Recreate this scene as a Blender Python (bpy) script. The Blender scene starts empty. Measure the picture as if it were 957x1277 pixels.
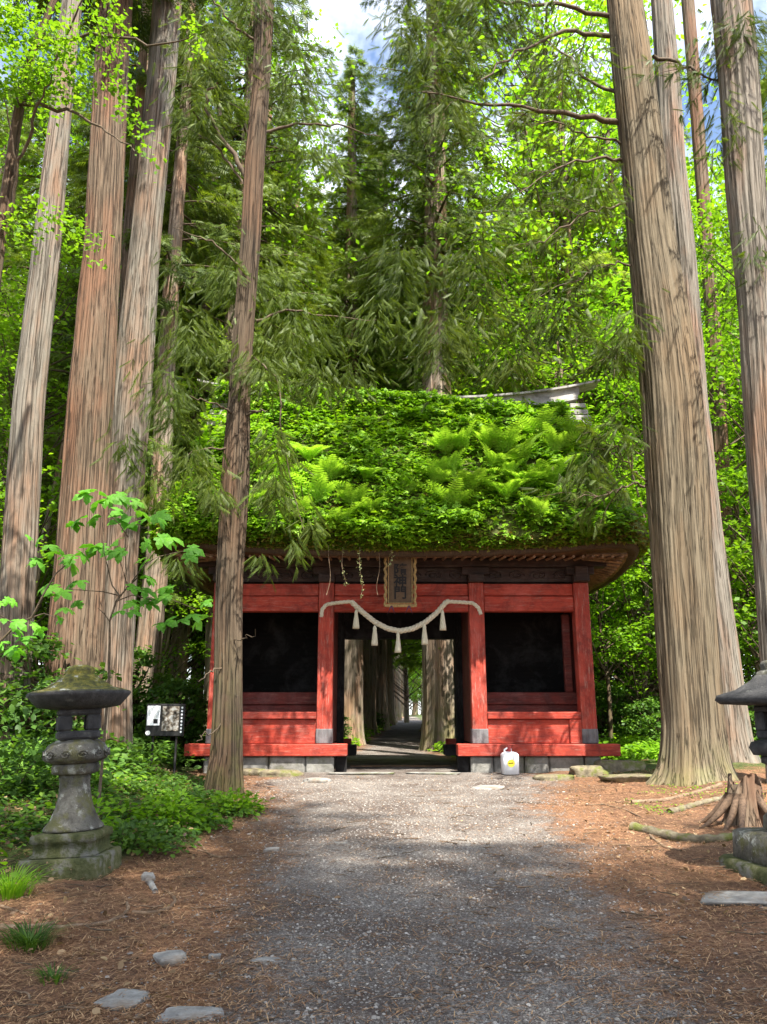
import bpy, math, random
import numpy as np
from mathutils import Vector, Matrix
PI = math.pi
rng = np.random.default_rng(7)
random.seed(7)
sc = bpy.context.scene
col = sc.collection

# ------------------------------------------------------------------ camera
TILT = math.radians(14.3)
EYE = 1.55
cam_d = bpy.data.cameras.new('camera')
cam = bpy.data.objects.new('camera', cam_d); col.objects.link(cam)
cam_d.sensor_fit = 'VERTICAL'; cam_d.sensor_height = 36.0; cam_d.lens = 36.0 * 1000 / 1277
cam_d.clip_start = 0.05; cam_d.clip_end = 3000
cam.location = (0, 0, EYE); cam.rotation_euler = (PI / 2 + TILT, 0, 0)
sc.camera = cam

# ------------------------------------------------------------------ sky, sun, exposure
SUN_DIR = Vector((0.34, -0.78, 0)).normalized()
SUN_EL = math.radians(60)
w = bpy.data.worlds.new('World'); sc.world = w; w.use_nodes = True
nt = w.node_tree; nt.nodes.clear()
wo = nt.nodes.new('ShaderNodeOutputWorld'); bg = nt.nodes.new('ShaderNodeBackground')
sky = nt.nodes.new('ShaderNodeTexSky'); sky.sky_type = 'NISHITA'; sky.sun_disc = False
sky.sun_elevation = SUN_EL; sky.sun_rotation = math.atan2(SUN_DIR.x, SUN_DIR.y)
tc = nt.nodes.new('ShaderNodeTexCoord'); cn = nt.nodes.new('ShaderNodeTexNoise')
cn.inputs['Scale'].default_value = 2.6; cn.inputs['Detail'].default_value = 7; cn.inputs['Roughness'].default_value = .6
cr = nt.nodes.new('ShaderNodeMapRange'); cr.inputs['From Min'].default_value = .42; cr.inputs['From Max'].default_value = .66
mx = nt.nodes.new('ShaderNodeMix'); mx.data_type = 'RGBA'; mx.inputs['B'].default_value = (9.5, 9.8, 10.5, 1)
nt.links.new(tc.outputs['Generated'], cn.inputs['Vector']); nt.links.new(cn.outputs['Fac'], cr.inputs['Value'])
nt.links.new(cr.outputs['Result'], mx.inputs['Factor']); nt.links.new(sky.outputs[0], mx.inputs['A'])
nt.links.new(mx.outputs['Result'], bg.inputs['Color']); bg.inputs['Strength'].default_value = 0.11
nt.links.new(bg.outputs[0], wo.inputs[0])
sl = bpy.data.lights.new('sun', 'SUN'); sl.energy = 5.0; sl.angle = math.radians(.55); sl.color = (1, .95, .85)
so = bpy.data.objects.new('sun', sl); col.objects.link(so)
sdir = Vector((SUN_DIR.x * math.cos(SUN_EL), SUN_DIR.y * math.cos(SUN_EL), math.sin(SUN_EL)))
so.rotation_euler = sdir.to_track_quat('Z', 'Y').to_euler(); so.location = (5, -10, 30)
sc.view_settings.view_transform = 'Standard'; sc.view_settings.look = 'None'; sc.view_settings.gamma = 1
sc.view_settings.exposure = 1.65
sc.render.engine = 'CYCLES'
sc.cycles.max_bounces = 6; sc.cycles.diffuse_bounces = 4; sc.cycles.transmission_bounces = 4
sc.cycles.sample_clamp_indirect = 6; sc.cycles.use_denoising = True

# ------------------------------------------------------------------ helpers
def P(px, py, Y):
    """world point on the plane y=Y that the photograph shows at pixel px, py"""
    a, b = (px - 478.5) / 1000, (638.5 - py) / 1000
    dy = math.cos(TILT) - b * math.sin(TILT); dz = math.sin(TILT) + b * math.cos(TILT)
    t = Y / dy
    return np.array([a * t, Y, EYE + dz * t])

def smooth(t):
    t = np.clip(t, 0, 1); return t * t * (3 - 2 * t)

def n2(x, y, s=1.0, seed=0):
    r = np.random.default_rng(seed); out = 0
    for k in range(9):
        a = r.uniform(0, 2 * PI); f = s * r.uniform(.5, 2.2); p = r.uniform(0, 2 * PI)
        out = out + np.sin((np.cos(a) * x + np.sin(a) * y) * f * 2 + p) / (f / s + .4)
    return out / 6

def n3(p, s=1.0, seed=0):
    r = np.random.default_rng(seed); out = 0
    for k in range(12):
        d = r.normal(size=3); d /= np.linalg.norm(d); f = s * r.uniform(.6, 2.4)
        out = out + np.sin(p @ d * f * 2 + r.uniform(0, 2 * PI)) / 4
    return out

class Geo:
    def __init__(s): s.V = []; s.F = []; s.M = []; s.n = 0; s.A = []
    def add(s, V, F, m=0, A=None):
        V = np.asarray(V, float).reshape(-1, 3); F = np.asarray(F, int)
        s.V.append(V); s.F.append(F + s.n); s.M.append(np.full(len(F), m)); s.n += len(V)
        s.A.append(V if A is None else A)
        return s
    def box(s, x0, x1, y0, y1, z0, z1, m=0, bev=.012):
        b = min(bev, abs(x1 - x0) / 4, abs(y1 - y0) / 4, abs(z1 - z0) / 4)
        xs = [(x0, x1), (x0 + b, x1 - b)]; ys = [(y0, y1), (y0 + b, y1 - b)]; zs = [(z0, z1), (z0 + b, z1 - b)]
        V = []; idx = {}
        for i in (0, 1):
            for j in (0, 1):
                for k in (0, 1):
                    V += [(xs[0][i], ys[1][j], zs[1][k]), (xs[1][i], ys[0][j], zs[1][k]), (xs[1][i], ys[1][j], zs[0][k])]
        def q(i, j, k, a): return ((i * 2 + j) * 2 + k) * 3 + a
        F = []
        for i in (0, 1):
            f = [q(i, 0, 0, 0), q(i, 1, 0, 0), q(i, 1, 1, 0), q(i, 0, 1, 0)]; F.append(f if i else f[::-1])
            f = [q(0, i, 0, 1), q(1, i, 0, 1), q(1, i, 1, 1), q(0, i, 1, 1)]; F.append(f[::-1] if i else f)
            f = [q(0, 0, i, 2), q(1, 0, i, 2), q(1, 1, i, 2), q(0, 1, i, 2)]; F.append(f if i else f[::-1])
        for i in (0, 1):
            for j in (0, 1):
                F.append([q(i, j, 0, 0), q(i, j, 1, 0), q(i, j, 1, 1), q(i, j, 0, 1)])
                F.append([q(i, 0, j, 0), q(i, 1, j, 0), q(i, 1, j, 2), q(i, 0, j, 2)])
                F.append([q(0, i, j, 1), q(1, i, j, 1), q(1, i, j, 2), q(0, i, j, 2)])
        n0 = s.n; s.add(V, F, m)
        T = [[q(i, j, k, 0), q(i, j, k, 1), q(i, j, k, 2)] for i in (0, 1) for j in (0, 1) for k in (0, 1)]
        s.F.append(np.array(T) + n0); s.M.append(np.full(8, m))
        return s
    def tube(s, pts, rad, n=6, m=0, cap=True):
        pts = np.asarray(pts, float); k = len(pts); rad = np.broadcast_to(np.asarray(rad, float), (k,))
        d = np.gradient(pts, axis=0); d /= np.linalg.norm(d, axis=1)[:, None] + 1e-9
        ref = np.array([0, 0, 1.]) if abs(d[0][2]) < .9 else np.array([1., 0, 0])
        u = np.cross(d, ref); u /= np.linalg.norm(u, axis=1)[:, None] + 1e-9; v = np.cross(d, u)
        a = np.arange(n) / n * 2 * PI
        V = pts[:, None] + rad[:, None, None] * (np.cos(a)[None, :, None] * u[:, None] + np.sin(a)[None, :, None] * v[:, None])
        i = np.arange(k - 1)[:, None] * n; j = np.arange(n)[None]; j2 = (j + 1) % n
        F = np.stack([i + j, i + j2, i + n + j2, i + n + j], -1).reshape(-1, 4)
        n0 = s.n; s.add(V, F, m)
        if cap and n <= 8:
            c0 = np.arange(n)[None]; s.F.append(c0 + n0); s.M.append(np.array([m])); s.F.append((k - 1) * n + c0[:, ::-1] + n0); s.M.append(np.array([m]))
        return s
    def lathe(s, prof, n=32, c=(0, 0, 0), m=0, power=2.0, wob=0):
        """prof: list of (r, z); power > 2 squares the section"""
        a = np.arange(n) / n * 2 * PI + PI / n
        cx, sx = np.cos(a), np.sin(a)
        k = 1 / (np.abs(cx) ** power + np.abs(sx) ** power) ** (1 / power)
        pr = np.array(prof); V = np.stack([pr[:, 0][:, None] * (cx * k)[None] + c[0], pr[:, 0][:, None] * (sx * k)[None] + c[1], np.repeat(pr[:, 1][:, None], n, 1) + c[2]], -1)
        if wob: V += (n3(V.reshape(-1, 3), 7, 3)[:, None] * wob).reshape(len(pr), n, 1) * np.stack([cx, sx, 0 * cx], -1)[None]
        kk = len(pr); i = np.arange(kk - 1)[:, None] * n; j = np.arange(n)[None]; j2 = (j + 1) % n
        s.add(V, np.stack([i + j, i + j2, i + n + j2, i + n + j], -1).reshape(-1, 4), m)
        return s
    def scatter(s, T, F, pos, R, S, m=0):
        """copies of template T,F at pos with rotation columns R (N,3,3) and scale S"""
        T = np.asarray(T, float); F = np.asarray(F, int); N = len(pos)
        if N == 0: return s
        S = np.asarray(S); S = S[:, None, None] if S.ndim == 1 else S[:, None, :]
        V = np.einsum('nij,kj->nki', R, T) if S.shape[-1] == 1 else np.einsum('nij,nkj->nki', R, T[None] * S)
        if S.shape[-1] == 1: V = V * S
        V = V + pos[:, None]
        FF = (F[None] + (np.arange(N) * len(T))[:, None, None]).reshape(-1, F.shape[1])
        return s.add(V.reshape(-1, 3), FF, m)
    def build(s, name, mats, parent=None, smoothf=True, attr=None):
        me = bpy.data.meshes.new(name)
        V = np.concatenate(s.V); me.vertices.add(len(V)); me.vertices.foreach_set('co', V.ravel())
        lt = np.concatenate([np.full(len(f), f.shape[1]) for f in s.F]); li = np.concatenate([f.ravel() for f in s.F])
        me.loops.add(len(li)); me.loops.foreach_set('vertex_index', li)
        me.polygons.add(len(lt)); ls = np.concatenate([[0], np.cumsum(lt)[:-1]])
        me.polygons.foreach_set('loop_start', ls)
        me.polygons.foreach_set('material_index', np.concatenate(s.M))
        me.polygons.foreach_set('use_smooth', np.full(len(lt), bool(smoothf)))
        for mm in (mats if isinstance(mats, (list, tuple)) else [mats]): me.materials.append(mm)
        if attr:
            for an, (ty, arr) in attr.items():
                at = me.attributes.new(an, ty, 'POINT'); at.data.foreach_set('vector' if ty == 'FLOAT_VECTOR' else 'value', np.ascontiguousarray(arr).ravel())
        me.update(calc_edges=True)
        o = bpy.data.objects.new(name, me); col.objects.link(o)
        if parent is not None: o.parent = parent
        return o

def tag(o, label=None, cat=None, group=None, kind=None):
    if label: o['label'] = label
    if cat: o['category'] = cat
    if group: o['group'] = group
    if kind: o['kind'] = kind
    return o

def empty(name, loc=(0, 0, 0), rz=0, **k):
    o = bpy.data.objects.new(name, None); o.location = loc; o.rotation_euler = (0, 0, rz); o.empty_display_size = .2
    col.objects.link(o); tag(o, **k); return o

def copy_tree(o, parent=None):
    c = o.copy(); col.objects.link(c); c.parent = parent
    for ch in list(o.children): copy_tree(ch, c)
    return c

def frames(d, up=None, roll=None):
    """rotation matrices whose X column is d; Z column near up"""
    d = d / (np.linalg.norm(d, axis=1)[:, None] + 1e-9)
    if up is None: up = np.tile(np.array([0, 0, 1.]), (len(d), 1))
    y = np.cross(up, d); y /= np.linalg.norm(y, axis=1)[:, None] + 1e-6; z = np.cross(d, y)
    if roll is not None:
        c, s_ = np.cos(roll)[:, None], np.sin(roll)[:, None]; y, z = c * y + s_ * z, -s_ * y + c * z
    return np.stack([d, y, z], -1)

# ------------------------------------------------------------------ materials
def ramp(n, stops):
    e = n.color_ramp.elements
    while len(e) < len(stops): e.new(.5)
    for i, (p, c) in enumerate(stops):
        e[i].position = p; e[i].color = (*c, 1)

def newmat(name):
    m = bpy.data.materials.new(name); m.use_nodes = True; t = m.node_tree
    b = t.nodes['Principled BSDF']; return m, t, b

def noise(t, vec, scale, detail=6, rough=.6, dist=0, mapping=None):
    n = t.nodes.new('ShaderNodeTexNoise'); n.inputs['Scale'].default_value = scale; n.inputs['Detail'].default_value = detail
    n.inputs['Roughness'].default_value = rough; n.inputs['Distortion'].default_value = dist
    if mapping:
        mp = t.nodes.new('ShaderNodeMapping'); mp.inputs['Scale'].default_value = mapping; t.links.new(vec, mp.inputs['Vector']); vec = mp.outputs[0]
    t.links.new(vec, n.inputs['Vector']); return n

def mixc(t, fac, a, b, mode='MIX'):
    m = t.nodes.new('ShaderNodeMix'); m.data_type = 'RGBA'; m.blend_type = mode
    for k, v in (('Factor', fac), ('A', a), ('B', b)):
        if hasattr(v, 'is_output') or hasattr(v, 'links'): t.links.new(v, m.inputs[k])
        elif k == 'Factor': m.inputs[k].default_value = v
        else: m.inputs[k].default_value = (*v, 1)
    return m.outputs['Result']

def mrange(t, v, a, b, c=0, d=1):
    n = t.nodes.new('ShaderNodeMapRange'); t.links.new(v, n.inputs[0])
    for i, x in enumerate((a, b, c, d)): n.inputs[i + 1].default_value = x
    return n.outputs[0]

def bump(t, b, h, strength=.5, dist=.02):
    n = t.nodes.new('ShaderNodeBump'); n.inputs['Strength'].default_value = strength; n.inputs['Distance'].default_value = dist
    t.links.new(h, n.inputs['Height']); t.links.new(n.outputs[0], b.inputs['Normal'])

def obco(t):
    return t.nodes.new('ShaderNodeTexCoord').outputs['Object']

def basic(name, stops, scale=8, mapping=None, rough=.85, bs=.4, bd=.01, detail=8, spec=.3, extra=None):
    m, t, b = newmat(name); v = obco(t); n = noise(t, v, scale, detail, .62, 0, mapping)
    r = t.nodes.new('ShaderNodeValToRGB'); ramp(r, stops); t.links.new(n.outputs['Fac'], r.inputs[0])
    c = r.outputs[0]
    if extra:
        for (sc_, lo, hi, colr, mp) in extra:
            e = noise(t, v, sc_, 6, .65, 0, mp); c = mixc(t, mrange(t, e.outputs['Fac'], lo, hi), c, colr)
    t.links.new(c, b.inputs['Base Color']); b.inputs['Roughness'].default_value = rough; b.inputs['Specular IOR Level'].default_value = spec
    n4 = noise(t, v, scale * 3, 6, .7, 0, mapping); bump(t, b, n4.outputs['Fac'], bs, bd)
    return m

def leafmat(name, c1, c2, c3, trans=.5, rough=.55, patch=.6, scale=.8):
    """leaf colour varies leaf by leaf and in patches of new and old growth; light passes through"""
    m, t, b = newmat(name); t.nodes.remove(b)
    g = t.nodes.new('ShaderNodeNewGeometry'); r = t.nodes.new('ShaderNodeValToRGB'); ramp(r, [(0, c1), (.5, c2), (1, c3)])
    v = obco(t); oi = t.nodes.new('ShaderNodeObjectInfo')
    n = noise(t, v, scale, 3, .5)
    ad = t.nodes.new('ShaderNodeMath'); ad.operation = 'MULTIPLY_ADD'; t.links.new(g.outputs['Random Per Island'], ad.inputs[0]); ad.inputs[1].default_value = 1 - patch
    pm = t.nodes.new('ShaderNodeMath'); pm.operation = 'MULTIPLY'; t.links.new(mrange(t, n.outputs['Fac'], .3, .7), pm.inputs[0]); pm.inputs[1].default_value = patch
    t.links.new(pm.outputs[0], ad.inputs[2]); t.links.new(ad.outputs[0], r.inputs[0])
    c = r.outputs[0]
    hs = t.nodes.new('ShaderNodeHueSaturation'); t.links.new(c, hs.inputs['Color'])
    t.links.new(mrange(t, oi.outputs['Random'], 0, 1, .8, 1.25), hs.inputs['Value']); c = hs.outputs[0]
    pb = t.nodes.new('ShaderNodeBsdfPrincipled'); pb.inputs['Roughness'].default_value = rough; pb.inputs['Specular IOR Level'].default_value = .35
    t.links.new(c, pb.inputs['Base Color'])
    tr = t.nodes.new('ShaderNodeBsdfTranslucent'); tcx = mixc(t, 1.0, c, (1.0, 1.0, .45), 'MULTIPLY'); t.links.new(tcx, tr.inputs['Color'])
    ms = t.nodes.new('ShaderNodeMixShader'); ms.inputs[0].default_value = trans
    t.links.new(pb.outputs[0], ms.inputs[1]); t.links.new(tr.outputs[0], ms.inputs[2])
    t.links.new(ms.outputs[0], t.nodes['Material Output'].inputs[0]); return m

def barkmat(name, light, mid, dark, patchc, patch=.5, moss=0.0, moss_top=1.2):
    m, t, b = newmat(name)
    a = t.nodes.new('ShaderNodeAttribute'); a.attribute_name = 'bark'; v = a.outputs['Vector']
    n1 = noise(t, v, 1, 6, .62, .15, (32, 32, .9)); n2_ = noise(t, v, 1, 6, .65, .2, (80, 80, 2.2)); n3_ = noise(t, v, 1, 4, .6, 0, (2.2, 2.2, .5))
    r = t.nodes.new('ShaderNodeValToRGB'); ramp(r, [(.30, dark), (.44, mid), (.74, light)]); t.links.new(n1.outputs['Fac'], r.inputs[0])
    c = mixc(t, mrange(t, n2_.outputs['Fac'], .35, .7, .0, .55), r.outputs[0], tuple(x * .45 for x in mid))
    pf = mrange(t, n3_.outputs['Fac'], .42 + .2 * (1 - patch) - .1, .62 + .2 * (1 - patch) - .1, 0, .75)
    c = mixc(t, pf, c, patchc, 'MIX') if patch > 0 else c
    n5 = noise(t, v, 1, 4, .5, .15, (21, 21, .38)); ab = t.nodes.new('ShaderNodeMath'); ab.operation = 'SUBTRACT'; t.links.new(n5.outputs['Fac'], ab.inputs[0]); ab.inputs[1].default_value = .5
    a2 = t.nodes.new('ShaderNodeMath'); a2.operation = 'ABSOLUTE'; t.links.new(ab.outputs[0], a2.inputs[0]); fis = mrange(t, a2.outputs[0], .004, .035)
    c = mixc(t, mrange(t, a2.outputs[0], .003, .026, .82, 0), c, tuple(x * .5 for x in dark))
    n8 = noise(t, v, 1, 9, .75, .6, (5, 5, 2.2)); c = mixc(t, mrange(t, n8.outputs['Fac'], .52, .68, 0, .55), c, tuple(x * .45 for x in mid))
    n9 = noise(t, v, 1, 8, .8, .4, (9, 9, 5)); c = mixc(t, mrange(t, n9.outputs['Fac'], .60, .70, 0, .35), c, (.25, .25, .21))
    if moss:
        se = t.nodes.new('ShaderNodeSeparateXYZ'); t.links.new(v, se.inputs[0])
        mm = t.nodes.new('ShaderNodeMath'); mm.operation = 'MULTIPLY'
        n6 = noise(t, v, 3.5, 6, .7); t.links.new(mrange(t, n6.outputs['Fac'], .4, .6), mm.inputs[0]); t.links.new(mrange(t, se.outputs[2], moss_top, 0, 0, moss), mm.inputs[1])
        c = mixc(t, mm.outputs[0], c, (.14, .17, .035))
    t.links.new(c, b.inputs['Base Color']); b.inputs['Roughness'].default_value = .92; b.inputs['Specular IOR Level'].default_value = .2
    ad = t.nodes.new('ShaderNodeMath'); ad.operation = 'ADD'; t.links.new(n1.outputs['Fac'], ad.inputs[0]); t.links.new(fis, ad.inputs[1])
    bump(t, b, ad.outputs[0], .8, .025); return m

M = {}
M['bark_grey'] = barkmat('bark_grey', (.27, .225, .155), (.17, .138, .092), (.07, .053, .036), (.21, .145, .085), .35, .35, .8)
M['bark_red'] = barkmat('bark_red', (.25, .19, .135), (.16, .115, .078), (.06, .04, .028), (.22, .11, .065), .4, .0)
M['bark_pale'] = barkmat('bark_pale', (.31, .28, .235), (.205, .18, .145), (.085, .068, .052), (.25, .145, .09), .3, .0)
M['bark_dark'] = barkmat('bark_dark', (.17, .13, .09), (.10, .072, .048), (.03, .021, .015), (.15, .085, .05), .4, .3, 2.5)
M['bark_far'] = barkmat('bark_far', (.42, .35, .28), (.27, .21, .155), (.07, .05, .035), (.36, .2, .12), .4, .7, 2.0)
M['twig'] = basic('twig', [(.3, (.05, .035, .022)), (.7, (.14, .10, .065))], 20)
M['cedar'] = leafmat('cedar_foliage', (.035, .065, .012), (.085, .13, .015), (.19, .25, .025), .5, patch=.5, scale=.5)
M['cedar_mid'] = leafmat('cedar_foliage_mid', (.05, .09, .013), (.12, .185, .018), (.25, .33, .03), .5, patch=.5, scale=.4)
M['cedar_light'] = leafmat('cedar_foliage_sunlit', (.10, .16, .015), (.22, .32, .022), (.38, .45, .04), .6, patch=.6, scale=.35)  # raised yellow-green leaf colour, sunlight on the crowns painted into it
M['broad'] = leafmat('broad_leaf', (.10, .23, .012), (.18, .36, .018), (.30, .48, .03), .58, patch=.4, scale=.5)
M['herb'] = leafmat('herb_leaf', (.035, .085, .014), (.075, .17, .022), (.17, .30, .035), .45, patch=.35, scale=1.6)
M['roofleaf'] = leafmat('roof_leaf', (.09, .21, .012), (.18, .36, .014), (.34, .50, .025), .45, patch=.45, scale=1.3)
M['fernleaf'] = leafmat('fern_leaf', (.20, .38, .03), (.28, .48, .045), (.38, .58, .08), .5, patch=.3, scale=2)
M['drymoss'] = leafmat('dry_roof_plants', (.16, .10, .03), (.28, .22, .04), (.2, .3, .03), .3, patch=.4, scale=3)
M['sapleaf'] = leafmat('sapling_leaf', (.09, .27, .02), (.13, .36, .03), (.20, .46, .045), .5, patch=.2, scale=3)

# ------------------------------------------------------------------ ground
def path_c(y): return .34 + (-.045 * 0 + (.045 * y - .9) - .34) * smooth((y - 19) / 6)
def path_w(y):
    front = np.interp(y, [-20, 3, 4.5, 8, 11, 13.4, 14.6, 15.2], [1.3, 1.1, 1.1, 1.35, 1.7, 2.3, 2.2, 1.5])
    back = np.interp(y, [15.2, 19, 25, 60, 300], [1.3, 1.25, .95, 1.15, 1.6])
    return np.where(y < 15.2, front, back)
def left_edge(y): return np.interp(y, [-20, 4.5, 6.5, 7.5, 8.5, 9.8, 10.6, 11.5, 14, 15], [-4, -3.2, -2.6, -2.1, -1.8, -1.55, -1.6, -2.2, -2.9, -3.2])
def gh(x, y):
    x = np.asarray(x, float); y = np.asarray(y, float)
    z = .58 * np.clip(y / 14.6, 0, 1)
    bankl = smooth((left_edge(y) - x) / 2.5) * np.where(y < 15, 1, 1) * .30
    z = z + bankl * smooth((y - 4) / 3) + smooth((x - 3.2) / 2.5) * .16 * smooth((y - 6) / 4)
    off = np.abs(x - path_c(y)) - path_w(y)
    rough = smooth(off / 1.2)
    z = z + rough * .07 * n2(x, y, 1.6, 4) + .012 * n2(x, y, 5, 5) + rough * .02 * n2(x, y, 9, 6)
    z = z + np.clip(y - 26, 0, 90) * .011
    z = z + smooth((y - 24) / 30) * smooth((np.abs(x) - 6) / 20) * 1.2
    return z

xs = np.concatenate([-np.geomspace(900, 9, 30), np.linspace(-8.8, -5.1, 40), np.linspace(-5, 5, 190), np.linspace(5.1, 8.8, 40), np.geomspace(9, 900, 30)])
ys = np.concatenate([-np.geomspace(300, 2, 20), np.linspace(-1, 2.9, 20), np.linspace(3, 9, 120), np.linspace(9.1, 22, 150), np.linspace(22.3, 45, 60), np.geomspace(46, 1500, 30)])
X, Y = np.meshgrid(xs, ys); Z = gh(X, Y)
def wrap_mask(x, y):
    off = np.abs(x - path_c(y)) - path_w(y) + .28 * n2(x, y, 1.4, 11)
    return 1 - smooth((off + .75) / 1.5)
def grass_mask(x, y):
    l = smooth((left_edge(y) - x + .25 * n2(x, y, 2.5, 12)) / .5)
    r = smooth((x - 3.4 + .5 * n2(x, y, 2, 13)) / .8) * smooth((y - 12.5) / 2)
    b = smooth((np.abs(x - path_c(y)) - path_w(y) - .1 + .2 * n2(x, y, 2, 14)) / .4) * smooth((y - 18.5) / 1)
    return np.maximum(np.maximum(l * (y > 4), r * .7), b)
nx, ny = len(xs), len(ys)
i = np.arange(ny - 1)[:, None] * nx; j = np.arange(nx - 1)[None]
GF = np.stack([i + j, i + j + 1, i + nx + j + 1, i + nx + j], -1).reshape(-1, 4)
GV = np.stack([X, Y, Z], -1).reshape(-1, 3)
mk = wrap_mask(X, Y).ravel(); gm = grass_mask(X, Y).ravel()

m, t, b = newmat('forest_floor'); v = obco(t)
ap = t.nodes.new('ShaderNodeAttribute'); ap.attribute_name = 'path_mask'; ag = t.nodes.new('ShaderNodeAttribute'); ag.attribute_name = 'green_mask'
vo = t.nodes.new('ShaderNodeTexVoronoi'); vo.inputs['Scale'].default_value = 95; t.links.new(v, vo.inputs['Vector'])
gr = t.nodes.new('ShaderNodeValToRGB'); ramp(gr, [(0, (.09, .075, .065)), (.5, (.20, .175, .155)), (.8, (.29, .26, .23)), (1, (.42, .385, .34))])
sx = t.nodes.new('ShaderNodeSeparateColor'); t.links.new(vo.outputs['Color'], sx.inputs[0]); t.links.new(sx.outputs[0], gr.inputs[0])
nl = noise(t, v, 1.1, 8, .65); gravel = mixc(t, mrange(t, nl.outputs['Fac'], .38, .62, .0, .8), gr.outputs[0], (.075, .052, .042))
ln = noise(t, v, 22, 10, .8, 1.2); lr = t.nodes.new('ShaderNodeValToRGB')
ramp(lr, [(.34, (.04, .022, .014)), (.46, (.16, .08, .045)), (.56, (.32, .165, .085)), (.68, (.50, .32, .18))]); t.links.new(ln.outputs['Fac'], lr.inputs[0])
nb = noise(t, v, 1.6, 6, .6); litter = mixc(t, mrange(t, nb.outputs['Fac'], .4, .65, 0, .55), lr.outputs[0], (.075, .048, .034))
mn = noise(t, v, 9, 8, .7); mr = t.nodes.new('ShaderNodeValToRGB'); ramp(mr, [(.35, (.03, .04, .014)), (.6, (.09, .13, .03)), (.8, (.14, .11, .05))]); t.links.new(mn.outputs['Fac'], mr.inputs[0])
br = noise(t, v, 3.2, 9, .75)
def thresh(src, w):
    a1 = t.nodes.new('ShaderNodeMath'); a1.operation = 'ADD'; t.links.new(src, a1.inputs[0])
    t.links.new(mrange(t, br.outputs['Fac'], .25, .75, -w, w), a1.inputs[1]); return mrange(t, a1.outputs[0], .3, .7)
c = mixc(t, thresh(ap.outputs['Fac'], .45), litter, gravel)
c = mixc(t, thresh(ag.outputs['Fac'], .4), c, mr.outputs[0])
t.links.new(c, b.inputs['Base Color']); b.inputs['Roughness'].default_value = .9; b.inputs['Specular IOR Level'].default_value = .25
n9 = noise(t, v, 55, 8, .75); am = t.nodes.new('ShaderNodeMath'); am.operation = 'ADD'; t.links.new(n9.outputs['Fac'], am.inputs[0]); t.links.new(vo.outputs['Distance'], am.inputs[1])
bump(t, b, am.outputs[0], .8, .018)
M['ground'] = m
at = {'path_mask': ('FLOAT', mk), 'green_mask': ('FLOAT', gm)}
g = Geo(); g.add(GV, GF); tag(g.build('ground', M['ground'], attr=at), kind='structure')
cm = mk[GF].mean(1) > .5
used = np.unique(GF[cm]); rem = np.full(len(GV), -1); rem[used] = np.arange(len(used))
g = Geo(); g.add(GV[used] + [0, 0, .006], rem[GF[cm]])
tag(g.build('path', M['ground'], attr={'path_mask': ('FLOAT', mk[used]), 'green_mask': ('FLOAT', gm[used])}), kind='structure')

# ------------------------------------------------------------------ trees
def trunk_geo(C, rad, n=64, step=.16, flare=0, roots=0, amp=.05, seed=0, fl_h=.8, geo=None, m=0):
    """bark-covered trunk through centre points C with radii rad; root flare at the foot"""
    C = np.asarray(C, float); rad = np.asarray(rad, float)
    s = np.concatenate([[0], np.cumsum(np.linalg.norm(np.diff(C, axis=0), axis=1))])
    k = max(4, int(s[-1] / step)); tt = np.linspace(0, s[-1], k)
    if flare: tt = np.unique(np.concatenate([np.linspace(0, 1.6, 26), tt[tt > 1.6]]))
    k = len(tt)
    ker = lambda a: np.interp(tt, s, a)
    c = np.stack([ker(C[:, i]) for i in range(3)], -1)
    for _ in range(6): c[1:-1] = (c[:-2] + 2 * c[1:-1] + c[2:]) / 4
    r = ker(rad)
    th = np.arange(n) / n * 2 * PI; r_ = np.random.default_rng(seed); nn = np.zeros((k, n))
    for q in range(34):
        f = int(r_.integers(2, 9) if q < 8 else r_.integers(9, max(10, n // 3))); ph = r_.uniform(0, 2 * PI)
        dr = ph + .5 * np.sin(tt * r_.uniform(.3, 1.4) + r_.uniform(0, 6)) + .35 * np.sin(tt * r_.uniform(2, 5) + r_.uniform(0, 6))
        a_ = (.9 / f ** .6 if q < 8 else .8 / 3)
        nn += a_ * np.sin(f * th[None] + dr[:, None] * (.5 if f < 9 else 1.1))
    rr = r[:, None] * (1 + amp * nn)
    if flare:
        e = np.exp(-tt / fl_h)[:, None]; rp = r_.uniform(0, 2 * PI); lob = 0
        for f in range(roots):
            a0 = rp + f * 2 * PI / roots + r_.uniform(-.3, .3); dth = np.angle(np.exp(1j * (th - a0)))
            lob = lob + np.exp(-(dth / .28) ** 2) * r_.uniform(.6, 1.2)
        rr = rr + r[:, None] * flare * (e ** 1.3 * .55 + e ** 2.6 * lob[None] * 1.1 if roots else e)
    V = c[:, None] + rr[:, :, None] * np.stack([np.cos(th), np.sin(th), 0 * th], -1)[None]
    i = np.arange(k - 1)[:, None] * n; j = np.arange(n)[None]; j2 = (j + 1) % n
    F = np.stack([i + j, i + j2, i + n + j2, i + n + j], -1).reshape(-1, 4)
    A = np.stack([np.cos(th)[None] * r[:, None] + seed * 1.7, np.sin(th)[None] * r[:, None], np.repeat(tt[:, None], n, 1)], -1).reshape(-1, 3)
    g = geo or Geo(); g.add(V, F, m, A); return g

def build_bark(g, name, mat, parent):
    return g.build(name, mat, parent, attr={'bark': ('FLOAT_VECTOR', np.concatenate(g.A))})

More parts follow.
